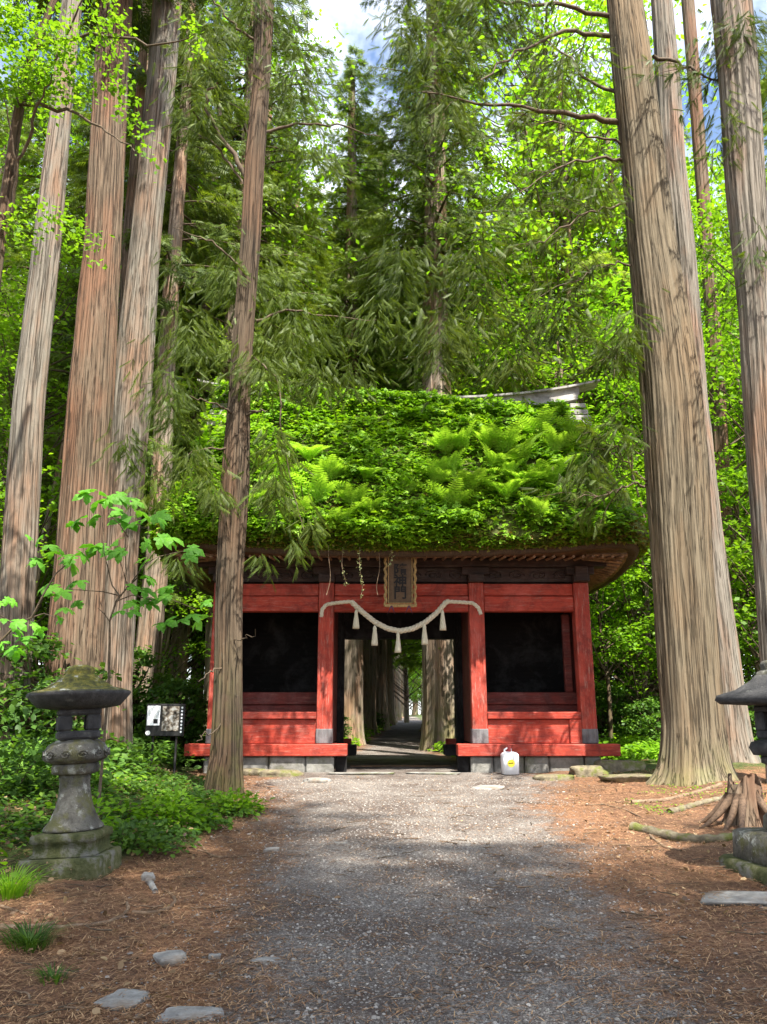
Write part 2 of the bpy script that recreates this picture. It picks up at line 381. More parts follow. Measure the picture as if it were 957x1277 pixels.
# sprays of cedar foliage: a drooping feather of narrow leaflets
def spray(n=6, wdt=.07, spread=.3, ln=.38):
    T = []; F = []
    for q in range(n):
        x0 = q / n * .75; sg = 1 if q % 2 else -1; f = 1 - .5 * q / n
        T += [(x0, -.5 * wdt * sg * 0 - wdt / 2, -.10 * x0), (x0 + .04, wdt / 2, -.10 * x0), (x0 + ln * f + .05, sg * spread * f, -.12 * x0 - .16 * f)]
        F.append((3 * q, 3 * q + 1, 3 * q + 2))
    T += [(0, -.02, 0), (0, .02, 0), (1.0, 0, -.22)]; F.append((3 * n, 3 * n + 1, 3 * n + 2))
    return np.array(T), np.array(F)
SP_FAR = spray(8, .10, .34, .26)
SP_NEAR = spray(20, .024, .17, .2)

def cedar_crown(z0, z1, rmax, nb, per, size, seed, tmpl=SP_FAR, shape=.8, core=.25, droop=.35, gappy=0.0, arms=True):
    r = np.random.default_rng(seed); g = Geo(); POS = []; D = []; S = []
    for q in range(nb):
        f = ((q + r.random()) / nb); z = z0 + (z1 - z0) * f
        if gappy and math.sin(z * 1.7 + seed) * math.sin(z * .6 + seed * 2) > 1 - gappy: continue
        az = r.uniform(0, 2 * PI); L = rmax * (min(1, (1 - f) ** shape * 1.15) * min(1, .55 + f * 3)) * r.uniform(.6, 1.12) + .25
        L *= 1 + .25 * math.sin(az * 2 + z * .5 + seed)
        n = max(4, int(per * (L / rmax) ** .8)); tt = core + (1 - core) * r.random(n) ** .75
        dirv = np.array([math.cos(az), math.sin(az), 0]); side = np.array([-math.sin(az), math.cos(az), 0])
        lat = r.normal(size=n) * L * .17 * (1.15 - tt); bend = r.normal() * .15
        p = dirv * (tt * L)[:, None] + side * (lat + bend * L * tt ** 2)[:, None]
        p[:, 2] += z + L * (.12 * tt - droop * tt ** 2) - np.abs(lat) * .35 + r.normal(size=n) * .06
        d = dirv[None] * .8 + side[None] * (np.sign(lat) * r.uniform(0, .9, n))[:, None] + np.array([0, 0, -1.])[None] * r.uniform(.05, 1.0, n)[:, None] + r.normal(size=(n, 3)) * .2
        POS.append(p); D.append(d); S.append(size * r.uniform(.6, 1.25, n))
        if arms:
            ts = np.linspace(0, 1, 5); bp = dirv * (ts * L)[:, None] + side * (bend * L * ts ** 2)[:, None]; bp[:, 2] += z + L * (.12 * ts - droop * ts ** 2)
            g.tube(bp, np.linspace(.012 + .012 * L, .006, 5), 4, 1, cap=False)
    POS, D, S = map(np.concatenate, (POS, D, S))
    g.scatter(*tmpl, POS, frames(D, roll=r.normal(size=len(D)) * .7), S, 0)
    return g

LEAF4 = (np.array([(0, 0, 0), (.5, -.33, .05), (1, 0, -.06), (.5, .33, .05)]), np.array([(0, 1, 2, 3)]))
def broad_crown(z0, z1, rmax, nb, per, size, seed, flat=.35):
    """layered deciduous crown: limbs ending in flat plates of leaves"""
    r = np.random.default_rng(seed); g = Geo(); POS = []; D = []; S = []
    for q in range(nb):
        f = r.random(); z = z0 + (z1 - z0) * f; az = r.uniform(0, 2 * PI); L = rmax * math.sqrt(r.random()) * (1 - .55 * abs(f - .4) ** 1.5)
        c = np.array([L * math.cos(az), L * math.sin(az), z]); n = int(per * r.uniform(.5, 1.4)); rad = rmax * r.uniform(.16, .34)
        p = r.normal(size=(n, 3)) * np.array([1, 1, flat]) * rad * .6 + c
        p[:, 2] -= ((p[:, :2] - c[:2]) ** 2).sum(1) / rad * .15
        d = r.normal(size=(n, 3)) * np.array([1, 1, .35]) + [0, 0, -.3]
        POS.append(p); D.append(d); S.append(size * r.uniform(.6, 1.3, n))
        st = np.array([0, 0, max(.5, z - L * .9)]); md = st + (c - st) * .5 + [0, 0, -.1 * L]
        g.tube([st, md, c], [.03, .018, .006], 4, 1, cap=False)
    POS, D, S = map(np.concatenate, (POS, D, S))
    up = np.tile([0, 0, 1.], (len(D), 1)) + r.normal(size=(len(D), 3)) * .45
    g.scatter(*LEAF4, POS, frames(D, up), S, 0); return g

def px_trunk(Y, rows, ztop, rtop=.12, base_y=None, extra_base=.15):
    """centre line and radii from rows (py, left px, right px); continued down to the soil and up to ztop"""
    C = []; R = []
    for (py, a, b_) in rows:
        pa, pb = P(a, py, Y), P(b_, py, Y); C.append((pa + pb) / 2); R.append(np.linalg.norm(pb - pa) / 2)
    C = [np.array(c) for c in C]
    g0 = float(gh(C[0][0], Y)) - extra_base
    if C[0][2] > g0 + .05:
        sl = (C[1] - C[0]) / max(.1, C[1][2] - C[0][2]); C.insert(0, C[0] - sl * (C[0][2] - g0)); R.insert(0, R[0] * 1.06)
    else: C[0][2] = g0
    if ztop > C[-1][2] + .5:
        sl = (C[-1] - C[-3]) / max(.1, C[-1][2] - C[-3][2]); C.append(C[-1] + sl * (ztop - C[-1][2]) * .8); C[-1][2] = ztop; R.append(rtop)
    return np.array(C), np.array(R)

HIGH = {}
def near_tree(name, Y, rows, ztop, mat, label, cat='cedar tree', flare=0, roots=0, amp=.05, seed=0, n=64, crown=None, cz=None, fl_h=.8, step=.16):
    C, R = px_trunk(Y, rows, ztop)
    R = R * (1 - 1.8 * amp)
    base = C[0].copy(); rt = empty(name, tuple(base), label=label, cat=cat)
    g = trunk_geo(C - base, R, n, step, flare, roots, amp, seed, fl_h); build_bark(g, 'trunk', mat, rt)
    if crown:
        key, cm_ = crown
        if key not in HIGH: HIGH[key] = cm_()
        if isinstance(HIGH[key], Geo): o = HIGH[key].build('crown', [M['cedar'], M['twig']], rt); HIGH[key] = o.data
        else: o = bpy.data.objects.new('crown', HIGH[key]); col.objects.link(o); o.parent = rt
        zc = cz if cz else 15; i_ = np.argmin(abs(C[:, 2] - zc - 4)); o.location = (*(C[i_] - base)[:2], 0); o.rotation_euler = (0, 0, seed * 1.3)
    return rt, C, R, base

hc = ('high', lambda: cedar_crown(16, 29, 3.0, 80, 90, .42, 5, shape=.6))
big, bigC, bigR, bigB = near_tree('cedar_tree', 13, [(955, 826, 908), (900, 826, 903), (850, 822, 899), (700, 813, 888), (600, 806, 883), (500, 800, 876), (420, 794, 864), (300, 783, 842), (200, 775, 830), (100, 765, 816), (0, 757, 801)], 28, M['bark_grey'],
    'massive grey brown cedar with flared roots, largest trunk right of the gate', flare=.5, roots=6, amp=.022, seed=3, n=150, crown=None, step=.1, fl_h=.45)
near_tree('cedar_tree', 15.5, [(920, 872, 934), (850, 868, 925), (700, 856, 905), (500, 842, 882), (300, 832, 866), (200, 822, 854), (100, 818, 848), (0, 812, 838)], 26, M['bark_pale'],
    'sunlit cedar trunk with peeling bark pressed close behind the massive cedar', flare=.5, roots=5, amp=.03, seed=5, n=90, crown=None)
near_tree('cedar_tree', 21, [(880, 903, 926), (700, 895, 916), (450, 884, 903), (300, 873, 890), (150, 862, 878), (0, 850, 866)], 26, M['bark_red'],
    'slim pinkish cedar trunk between the massive cedar and the right edge trunk', amp=.03, seed=6, n=48, crown=None)
near_tree('cedar_tree', 12, [(900, 955, 1000), (700, 942, 988), (500, 928, 972), (380, 922, 964), (240, 907, 954), (100, 898, 946), (0, 888, 936)], 27, M['bark_pale'],
    'pale cedar trunk at the far right behind the right stone lantern', amp=.03, seed=9, n=90, crown=None)
near_tree('cedar_tree', 13, [(900, -12, 36), (740, 0, 43), (500, 17, 55), (300, 43, 76), (150, 62, 88), (0, 78, 102)], 25, M['bark_pale'],
    'grey leaning cedar trunk at the far left of the woods', amp=.03, seed=11, n=90, crown=hc)
near_tree('cedar_tree', 14, [(900, 52, 128), (850, 54, 127), (740, 66, 130), (600, 77, 137), (500, 85, 141), (300, 106, 151), (100, 117, 160), (0, 126, 165)], 28, M['bark_red'],
    'thick reddish brown cedar behind the left stone lantern', flare=.2, roots=5, amp=.03, seed=12, n=130, crown=hc, step=.12)
near_tree('cedar_tree', 14.8, [(930, 116, 164), (850, 118, 164), (700, 128, 172), (500, 138, 188), (300, 163, 200), (100, 184, 219), (0, 191, 227)], 28, M['bark_pale'],
    'pale leaning cedar with a rusty streak, just right of the thick reddish cedar', flare=.2, roots=4, amp=.03, seed=14, n=110, crown=None, step=.12)
near_tree('cedar_tree', 18, [(860, 128, 150), (450, 146, 163), (300, 152, 166), (160, 166, 178), (0, 178, 188)], 24, M['bark_dark'],
    'thin dark cedar trunk showing between the two thick left trunks', amp=.03, seed=15, n=40, crown=None)
t4, t4C, t4R, t4B = near_tree('cedar_tree', 11.7, [(985, 255, 302), (940, 262, 302), (850, 266, 302), (740, 268, 302), (600, 275, 311), (500, 284, 312), (400, 291, 317), (300, 300, 325), (200, 305, 330), (100, 315, 337), (0, 318, 342)], 17, M['bark_dark'],
    'slender dark barked cedar standing in front of the left bay of the gate', flare=.25, roots=4, amp=.035, seed=17, n=80, step=.1, fl_h=.5)

# limbs and hanging sprays of the slender cedar: individual limbs placed where the photo shows them
def limb(g, pts, r0, r1, rnd, jit=.02, n=6):
    pts = np.array(pts); tt = np.linspace(0, 1, 14); s = np.linspace(0, 1, len(pts))
    q = np.stack([np.interp(tt, s, pts[:, i]) for i in range(3)], -1)
    for _ in range(2): q[1:-1] = (q[:-2] + 2 * q[1:-1] + q[2:]) / 4
    q[1:] += rnd.normal(size=(13, 3)) * jit
    g.tube(q, np.linspace(r0, r1, 14), n); return q

r = np.random.default_rng(31)
gf = Geo(); POS = []; D = []; S = []
def hang(cpx, cpy, Yc, wpx, hpx, n, size=.3):
    c_ = P(cpx, cpy, Yc); k_ = Yc / 1000
    p = r.normal(size=(n, 3)) * np.array([wpx * k_ * .45, .35, hpx * k_ * .45]) + c_
    d = np.stack([np.sign(p[:, 0] - c_[0]) * r.uniform(.1, 1, n), r.normal(size=n) * .5, -r.uniform(.3, 1.3, n)], -1)
    POS.append(p); D.append(d); S.append(size * r.uniform(.6, 1.3, n))
for (a_, b_, Yc, w_, h_, n_) in [(318, 25, 11.7, 70, 40, 500), (260, 70, 11.4, 60, 70, 420), (372, 100, 11.9, 55, 60, 420), (385, 190, 12.2, 60, 26, 220), (250, 150, 11.5, 45, 40, 260),
        (300, 350, 11.9, 90, 45, 520), (240, 430, 11.6, 50, 45, 420), (370, 420, 11.9, 70, 45, 520), (330, 470, 11.5, 70, 30, 420), (215, 500, 11.2, 36, 40, 320), (240, 580, 11.3, 40, 30, 300), (270, 620, 11.2, 22, 18, 160),
        (345, 615, 11.4, 26, 34, 260), (345, 560, 11.4, 24, 30, 160), (400, 480, 12.0, 40, 20, 220), (200, 620, 11.2, 26, 24, 110), (390, 655, 11.3, 14, 26, 70), (372, 690, 11.3, 10, 20, 40), (330, 700, 11.3, 12, 12, 30),
        (470, 400, 12.3, 60, 40, 260), (440, 470, 12.3, 40, 25, 150), (160, 560, 11.4, 25, 25, 90), (225, 700, 11.1, 22, 14, 60)]:
    hang(a_, b_, Yc, w_, h_, int(n_ * .8), .26)
POS, D, S = map(np.concatenate, (POS, D, S))
gf.scatter(*SP_NEAR, POS - t4B, frames(D, roll=r.normal(size=len(D)) * .8), S)
gf.build('crown', M['cedar'], t4)
for pts, r0, r1 in [([P(310, 225, 11.7), P(290, 190, 11.7), P(262, 150, 11.6), P(255, 118, 11.5), P(272, 105, 11.5)], .05, .015), ([P(305, 230, 11.7), P(265, 175, 11.8), P(225, 155, 11.9)], .025, .008),
        ([P(325, 165, 11.7), P(375, 152, 11.9), P(430, 158, 12.2), P(478, 172, 12.5)], .03, .006), ([P(330, 60, 11.7), P(290, 30, 11.6), P(258, -10, 11.5)], .03, .012), ([P(298, 330, 11.7), P(262, 300, 11.5), P(215, 285, 11.2)], .02, .005),
        ([P(300, 520, 11.7), P(270, 505, 11.3), P(235, 492, 10.9)], .022, .006), ([P(304, 518, 11.7), P(318, 512, 11.3), P(332, 512, 11.0)], .02, .01), ([P(295, 560, 11.7), P(250, 560, 11.4), P(200, 585, 11.2)], .018, .004),
        ([P(285, 830, 11.7), P(262, 838, 11.3), P(246, 852, 11.0)], .014, .004), ([P(290, 800, 11.7), P(306, 796, 11.2), P(320, 788, 10.9)], .01, .004), ([P(285, 900, 11.7), P(262, 912, 11.3), P(245, 925, 11.1)], .012, .004),
        ([P(320, 400, 11.7), P(360, 385, 11.8), P(410, 395, 12), P(470, 400, 12.2)], .024, .006), ([P(310, 440, 11.7), P(350, 470, 11.6), P(352, 560, 11.4), P(380, 660, 11.3)], .02, .004)]:
    g = Geo(); limb(g, [p - t4B for p in pts], r0, r1, r); build_bark(g, 'branch', M['twig'], t4)

# dead and living limbs of the massive cedar
bp = [([P(770, 152, 13), P(720, 146, 12.8), P(660, 134, 12.5), P(600, 128, 12.2), P(528, 112, 11.9)], .06, .012), ([P(760, 45, 13), P(700, 38, 12.8), P(650, 60, 12.5), P(600, 100, 12.2)], .05, .012),
      ([P(762, 20, 13), P(700, 8, 12.7), P(640, 6, 12.4), P(570, -15, 12)], .05, .015), ([P(778, 202, 13), P(750, 196, 12.8), P(700, 205, 12.4), P(650, 240, 12)], .035, .008), ([P(770, 115, 13), P(735, 105, 13.3), P(700, 60, 13.6), P(640, 30, 14)], .04, .01),
      ([P(783, 255, 13), P(740, 260, 12.6), P(690, 290, 12.2), P(660, 310, 12)], .025, .005), ([P(806, 600, 13), P(790, 592, 12.7), P(770, 560, 12.5), P(752, 545, 12.4)], .022, .006), ([P(806, 604, 13), P(780, 606, 12.6), P(740, 622, 12.2)], .02, .005),
      ([P(775, 180, 13), P(730, 170, 12.6), P(690, 150, 12.2), P(640, 145, 11.9)], .025, .006), ([P(815, 70, 13), P(850, 80, 12.7), P(880, 95, 12.4), P(915, 100, 12.1)], .04, .01), ([P(790, 330, 13), P(750, 330, 12.6), P(720, 350, 12.2)], .02, .005), ([P(800, 460, 13), P(780, 440, 12.6), P(750, 430, 12.3)], .022, .006)]
r = np.random.default_rng(41)
POS = []; D = []; S = []
for k_, (pts, r0, r1) in enumerate(bp):
    g = Geo(); q = limb(g, [p - bigB for p in pts], r0, r1, r, .03)
    for _ in range(9):
        i_ = r.integers(4, 13); dd = np.array([-r.uniform(.2, .9), r.normal() * .4, r.uniform(-.5, .3)]); L_ = r.uniform(.4, 1.3)
        e = [q[i_], q[i_] + dd * L_ * .5, q[i_] + dd * L_ + [0, 0, -.15 * L_]]; g.tube(e, [.010, .006, .003], 4)
        n_ = 10; tt = r.uniform(.5, 1, n_)[:, None]; POS.append(q[i_] + dd * L_ * tt); D.append(np.tile(dd, (n_, 1)) + r.normal(size=(n_, 3)) * .5 + [0, 0, -.5]); S.append(r.uniform(.2, .42, n_))
    build_bark(g, 'branch', M['twig'], big)
def hangb(cpx, cpy, Yc, wpx, hpx, n, size=.32):
    c_ = P(cpx, cpy, Yc) - bigB; k_ = Yc / 1000
    p = r.normal(size=(n, 3)) * np.array([wpx * k_ * .45, .4, hpx * k_ * .45]) + c_
    d = np.stack([np.sign(p[:, 0] - c_[0]) * r.uniform(.1, 1, n), r.normal(size=n) * .5, -r.uniform(.2, 1.2, n)], -1)
    POS.append(p); D.append(d); S.append(size * r.uniform(.6, 1.3, n))
for a_ in [(600, 15, 12.3, 90, 35, 500), (700, 90, 12.6, 60, 40, 260), (540, 90, 12.3, 60, 40, 280), (560, 160, 12.3, 60, 30, 220), (740, 250, 12.6, 45, 30, 160), (770, 540, 12.4, 22, 40, 130), (775, 430, 12.5, 30, 40, 260), (730, 590, 12.3, 25, 22, 90),
           (915, 60, 12, 60, 50, 420), (900, 170, 12, 25, 60, 120), (700, 400, 12.8, 60, 50, 320), (930, 330, 11.8, 30, 60, 90), (600, 400, 13, 70, 50, 300), (548, 430, 12.6, 50, 45, 420), (500, 340, 12.8, 50, 40, 260), (590, 330, 12.8, 50, 40, 240), (640, 460, 12.8, 50, 22, 160), (500, 30, 12, 50, 20, 160)]: hangb(*a_)
POS, D, S = map(np.concatenate, (POS, D, S)); g = Geo(); g.scatter(*SP_NEAR, POS, frames(D, roll=r.normal(size=len(D)) * .8), S); g.build('foliage', M['cedar'], big)

# broadleaf tree reaching in from the upper left
r = np.random.default_rng(91)
mp = [P(-60, 900, 9.5), P(-40, 600, 9.5), P(-5, 330, 9.5), P(10, 230, 9.5), P(24, 130, 9.5), P(40, 60, 9.5), P(70, 0, 9.5), P(95, -80, 9.5)]
mb = mp[0].copy(); mb[2] = float(gh(mb[0], 9.5)) - .1; mp[0] = mb.copy(); mt = empty('maple_tree', tuple(mb), label='thin dark stemmed broadleaf tree with fresh green leaves in the upper left corner', cat='broadleaf tree')
g = trunk_geo(np.array(mp) - mb, np.linspace(.1, .04, len(mp)), 20, .2, 0, 0, .04, 92); build_bark(g, 'trunk', M['bark_dark'], mt)
for a_ in ([(24, 130), (60, 90), (95, 20), (110, -30)], [(10, 230), (40, 170), (50, 120), (70, 90)], [(-2, 300), (20, 250), (18, 180), (5, 120)], [(24, 130), (90, 140), (130, 160), (170, 190)], [(40, 60), (120, 40), (200, 60), (245, 45)]):
    g = Geo(); limb(g, [P(a__, b__, 9.5 - .25 * q_) - mb for q_, (a__, b__) in enumerate(a_)], .03, .006, r); build_bark(g, 'branch', M['twig'], mt)
POS = []; D = []
for (a_, b_, Yc, w_, h_, n_) in [(15, 30, 9, 60, 45, 900), (50, 95, 9, 60, 25, 700), (85, 60, 8.8, 35, 25, 260), (10, 110, 9.2, 40, 20, 300), (150, 110, 9, 25, 25, 110), (175, 165, 8.9, 25, 20, 90), (130, 30, 9, 40, 25, 260), (245, 45, 9, 20, 15, 70), (100, 295, 9.2, 30, 18, 120), (25, 290, 9.3, 25, 20, 120), (60, 270, 9.2, 30, 10, 90)]:
    n_ = int(n_ * 1.1); c_ = P(a_, b_, Yc) - mb; k_ = Yc / 1000; p = r.normal(size=(n_, 3)) * [w_ * k_ * .5, .3, h_ * k_ * .5] + c_; POS.append(p); D.append(r.normal(size=(n_, 3)) * [1, 1, .4] + [0, 0, -.3])
POS, D = map(np.concatenate, (POS, D)); g = Geo(); g.scatter(*LEAF4, POS, frames(D, np.tile([0, -.3, 1.], (len(D), 1)) + r.normal(size=(len(D), 3)) * .4), r.uniform(.05, .1, len(D))); g.build('crown', M['broad'], mt)

# forest behind and around: prototypes with copies
def proto_tree(name, label, cat, group, trunkr, h, mat, crown_geo, leaf, seed, flare=.4, amp=.035, n=28, lean=.3):
    rt = empty(name, (0, 0, 0), label=label, cat=cat, group=group); r_ = np.random.default_rng(seed)
    k = 6; zz = np.linspace(-.2, h, k); C = np.stack([np.cumsum(r_.normal(size=k)) * lean * .3, np.cumsum(r_.normal(size=k)) * lean * .3, zz], -1); C[:, :2] -= C[0, :2]
    g = trunk_geo(C, np.linspace(trunkr, trunkr * .25, k), n, .5, flare, 5 if flare > .2 else 0, amp, seed, .6); build_bark(g, 'trunk', mat, rt)
    if crown_geo: crown_geo.build('crown', [leaf, M['twig']], rt)
    return rt

protos = {}
ZONED = {'full': 'dark green cedar with low hanging foliage', 'light': 'light yellow green sunlit cedar', 'broad': 'bright green broadleaf tree', 'shrub': 'leafy green shrub', 'tallbroad': 'tall fresh green broadleaf tree', 'bare': 'tall cedar with a bare bole'}
def forest(key, spots, first=[True]):
    rt = protos[key]
    for k, (x, y, s, rz) in enumerate(spots):
        if y > 40: s *= 1.25
        o = rt if k == 0 else copy_tree(rt)
        if key == 'avenue' and k:
            lf = x < path_c(y); o['label'] = 'straight old cedar in the %s row along the path beyond the gate' % ('left' if lf else 'right'); o['group'] = 'cedars of the %s row beyond the gate' % ('left' if lf else 'right')
        if key in ZONED:
            zt = 'far down the avenue' if y > 100 else 'left of the gate' if x < -3.4 else 'right of the gate' if x > 4.2 else 'directly behind the gate'
            if y > 34 and y <= 100: zt = 'deep in the woods ' + zt
            o['label'] = ZONED[key] + ' ' + zt; o['group'] = ZONED[key] + ' group ' + zt
        o.location = (x, y, float(gh(x, y))); o.rotation_euler = (0, 0, rz); o.scale = (s, s, s * (1 + .06 * math.sin(x * 7)))

protos['full'] = proto_tree('forest_cedar', 'dark green cedar with foliage hanging low in the woods behind the gate', 'cedar tree', 'dark cedars filling the woods', .38, 29, M['bark_far'],
    cedar_crown(3.5, 29.5, 3.4, 260, 130, .31, 51, shape=.55, gappy=.2), M['cedar_mid'], 51)
protos['light'] = proto_tree('forest_cedar', 'light yellow green sunlit cedar rising behind the gate', 'cedar tree', 'sunlit cedars behind the gate', .36, 27, M['bark_far'],
    cedar_crown(4, 27.5, 3.8, 260, 130, .33, 52, shape=.6, gappy=.2), M['cedar_light'], 52)
protos['broad'] = proto_tree('broadleaf_tree', 'bright green broadleaf tree in the sunny woods', 'broadleaf tree', 'bright broadleaf trees in the woods', .11, 9.5, M['bark_far'],
    broad_crown(1.8, 10.5, 2.6, 110, 95, .12, 53), M['broad'], 53, flare=.1, n=16, lean=.8)
protos['tallbroad'] = proto_tree('broadleaf_tree', 'tall fresh green broadleaf tree', 'broadleaf tree', 'tall broadleaf trees behind the gate', .2, 17, M['bark_far'],
    broad_crown(4, 21, 4.4, 260, 130, .145, 63, flat=.3), M['broad'], 63, flare=.1, n=18, lean=.8)
protos['shrub'] = proto_tree('understory_shrub', 'leafy green shrub growing among the cedar trunks', 'shrub', 'shrubs under the trees', .03, 1.6, M['twig'],
    broad_crown(.15, 2.1, 1.0, 70, 55, .13, 54), M['herb'], 54, flare=0, n=8)
protos['avenue'] = proto_tree('avenue_cedar', 'straight old cedar lining the path seen through the gate', 'cedar tree', 'cedars lining the path beyond the gate', .56, 32, M['bark_far'],
    cedar_crown(12.5, 33, 2.9, 190, 150, .32, 55, shape=.6, gappy=.1, core=.06), M['cedar_mid'], 55, flare=.55, n=72, lean=.15)
protos['bare'] = proto_tree('bare_cedar_trunk', 'tall cedar with a long bare bole deep in the woods', 'cedar tree', 'bare boled cedars deep in the woods', .34, 26, M['bark_far'],
    cedar_crown(12, 27, 2.6, 100, 90, .42, 56, shape=.6), M['cedar'], 56, flare=.3, n=36)
protos['sapling'] = proto_tree('thin_sapling', 'thin dark sapling stem among bright leaves right of the gate', 'sapling', 'thin saplings right of the gate', .06, 7.5, M['bark_dark'],
    broad_crown(2.4, 8, 1.2, 36, 60, .13, 57), M['broad'], 57, flare=0, n=10, lean=1.0)

rf = np.random.default_rng(77)
J = lambda s=.8: rf.uniform(-s, s)
# avenue rows
L = [(path_c(y) - 1.62 - (.35 if k % 2 else 0), y) for k, y in enumerate([29, 33, 37.5, 42, 47, 53, 60, 69, 80, 94, 112])]
Rr = [(path_c(y) + 1.72 + (.25 if k % 2 else 0), y) for k, y in enumerate([31, 37, 44, 52, 61, 72, 86, 105])]
rowpts = [(1.80, 24.5)] + L + Rr
protos['avenue']['label'] = 'broad old cedar filling the right side of the view through the doorway'; del protos['avenue']['group']
forest('avenue', [(float(x), float(y), rf.uniform(.78, 1.05) if y > 24.6 else 1.12, rf.uniform(0, 6)) for x, y in rowpts])
# dark cedars
pts = [(-4.6, 23.2), (-7.6, 21.5), (-12.0, 25), (-13.5, 18.5), (-10, 33), (-17, 31), (-22, 42), (11.5, 31), (17.5, 30), (9.2, 41), (24, 38), (-4.6, 36), (-28, 40), (30, 46), (-15, 47)]
forest('full', [(x, y, rf.uniform(.82, 1.12), rf.uniform(0, 6)) for x, y in pts])
pts = [(-4.6, 27.5), (-3.9, 32), (6.6, 25.5), (-8.2, 28.8), (7.2, 36), (14.5, 25), (-12.5, 39), (16, 46), (-5.5, 46), (6.8, 50), (-20, 52), (25, 54), (-9, 60), (13, 62), (10.5, 36), (19, 38), (-16, 37), (9.5, 57), (-10, 44), (3.4, 62), (22, 44), (-24, 46), (-2.4, 66), (-7.0, 36), (12, 40), (30, 50), (17, 55), (-15, 58), (-2.9, 43), (-5.8, 41), (5.4, 43), (8.0, 46), (-9.5, 47), (11.5, 44), (5.0, 52), (-3.6, 58), (7, 62), (-12.5, 55), (1.0, 150), (9, 150), (5, 130), (-6, 140), (16, 140), (4.5, 170), (-1.5, 165), (10, 170)]
forest('light', [(x, y, rf.uniform(.8, 1.05), rf.uniform(0, 6)) for x, y in pts])
pts = [(6.4, 20.5), (8.5, 22), (5.4, 23.5), (7.4, 25), (9.8, 26), (11.8, 22.5), (10.2, 18.5), (6.2, 28.5), (12.5, 29), (-6.6, 22.8), (-9.2, 19.5), (-12, 23), (-10.4, 16), (-5.2, 29), (14.5, 20), (16, 26), (-14, 29), (9, 33), (-8.3, 33), (18, 34), (-13.2, 14.6), (12, 36), (21, 30), (14, 34), (5.5, 120), (3.5, 124), (7.5, 122), (6, 132), (2, 116), (8.5, 115), (4.8, 140), (.5, 124)]
forest('broad', [(x, y, rf.uniform(.8, 1.3), rf.uniform(0, 6)) for x, y in pts])
pts = [(9.6, 28.5), (8.4, 33), (10.8, 34), (-4.6, 33), (-8.6, 35), (-12.6, 30), (15.5, 36), (13, 28), (6.2, 39), (-6.2, 37), (10.4, 37.5), (-10.2, 41), (1.9, 68), (4.6, 66), (-18, 36), (-3.5, 52), (5.8, 56), (21, 38)]
pts += [(6.6, 27.2), (-7.6, 27.8)]
forest('tallbroad', [(x, y, 1.42 if y in (27.2, 27.8) else rf.uniform(.85, 1.25), rf.uniform(0, 6)) for x, y in pts])
pts = [(-5.4, 17.8), (-6.2, 15.2), (-7.6, 13.4), (-5.5, 13.0), (-4.6, 19.6), (-8.8, 17), (-7, 18.8), (-6.6, 11.2), (-5.6, 21.5), (-9.4, 12.6), (-4.2, 16.4), (6.0, 18.6), (7.2, 19.6), (8.6, 18.2), (5.4, 20.2), (9.8, 20.2), (7.6, 17), (9.6, 16.6),
       (-1.9, 24.5), (-1.5, 26.8), (-1.9, 31), (-1.2, 34.5), (3.4, 29), (-2.6, 22.8), (-1.0, 39), (-.4, 45), (3.6, 22.4), (-4.7, 23.5), (-6.9, 24.2), (6.6, 22.5), (8.4, 24)]
forest('shrub', [(x, y, rf.uniform(.6, 1.1) if abs(x) > 2.7 else rf.uniform(.35, .5), rf.uniform(0, 6)) for x, y in pts])
pts = [(-6.0, 23.6), (-4.6, 30), (-7.4, 35), (-10, 27), (-13, 33), (-17, 30), (6.6, 35), (9.4, 30), (13, 36), (17, 28), (-5.0, 40), (5.8, 41), (-5.6, 19.0), (-8.6, 22.4)]
forest('bare', [(x, y, rf.uniform(.7, 1.05), rf.uniform(0, 6)) for x, y in pts])
pts = [(5.15, 19.0), (5.6, 21.5), (6.9, 19.2), (6.3, 24), (7.7, 21), (8.9, 19.5)]
forest('sapling', [(x, y, rf.uniform(.8, 1.15), rf.uniform(0, 6)) for x, y in pts])

# canopy trees that stand beside and behind the camera and shade the approach
protos['canopy'] = proto_tree('canopy_cedar', 'tall cedar beside the approach whose crown shades the path', 'cedar tree', 'cedars beside the approach', .45, 30, M['bark_grey'],
    cedar_crown(9, 30, 3.8, 150, 62, .5, 58, shape=.5, gappy=.35), M['cedar'], 58, flare=.5, n=40)
pts = [(4.6, -5.6), (7.6, -8.6), (2.0, -9.5), (-2.8, -6.5), (-6.2, -4.0), (5.2, -12), (-8.5, 1.0), (1.9, -3.0), (8.8, -2.5)]
forest('canopy', [(x, y, .8 if (y > -4 and x > 0) else rf.uniform(.9, 1.05), rf.uniform(0, 6)) for x, y in pts])
#@@PART2
# ------------------------------------------------------------------ building materials
def woodmat(name, base, light, dark, grain=(3, 30, 30), worn=(.45, .30, .24), wamt=.35, rough=.7):
    m, t, b = newmat(name); v = obco(t)
    n1 = noise(t, v, 1, 7, .65, .4, tuple(x * .5 for x in grain)); r = t.nodes.new('ShaderNodeValToRGB'); ramp(r, [(.3, dark), (.5, base), (.75, light)]); t.links.new(n1.outputs['Fac'], r.inputs[0])
    n2_ = noise(t, v, 2.6, 9, .72, .8); c = mixc(t, mrange(t, n2_.outputs['Fac'], .44, .62, 0, .8), r.outputs[0], tuple(x * .4 + .006 for x in base))
    n7 = noise(t, v, 1.7, 9, .75, .3); c = mixc(t, mrange(t, n7.outputs['Fac'], .50, .66, 0, .5), c, tuple(min(1, x * 1.15 + .05) for x in base))
    n3_ = noise(t, v, 1, 9, .75, .2, tuple(x * 1.2 for x in grain)); c = mixc(t, mrange(t, n3_.outputs['Fac'], .53, .66, 0, wamt), c, worn)
    t.links.new(c, b.inputs['Base Color']); b.inputs['Roughness'].default_value = rough; b.inputs['Specular IOR Level'].default_value = .3
    bump(t, b, n3_.outputs['Fac'], .5, .012); return m
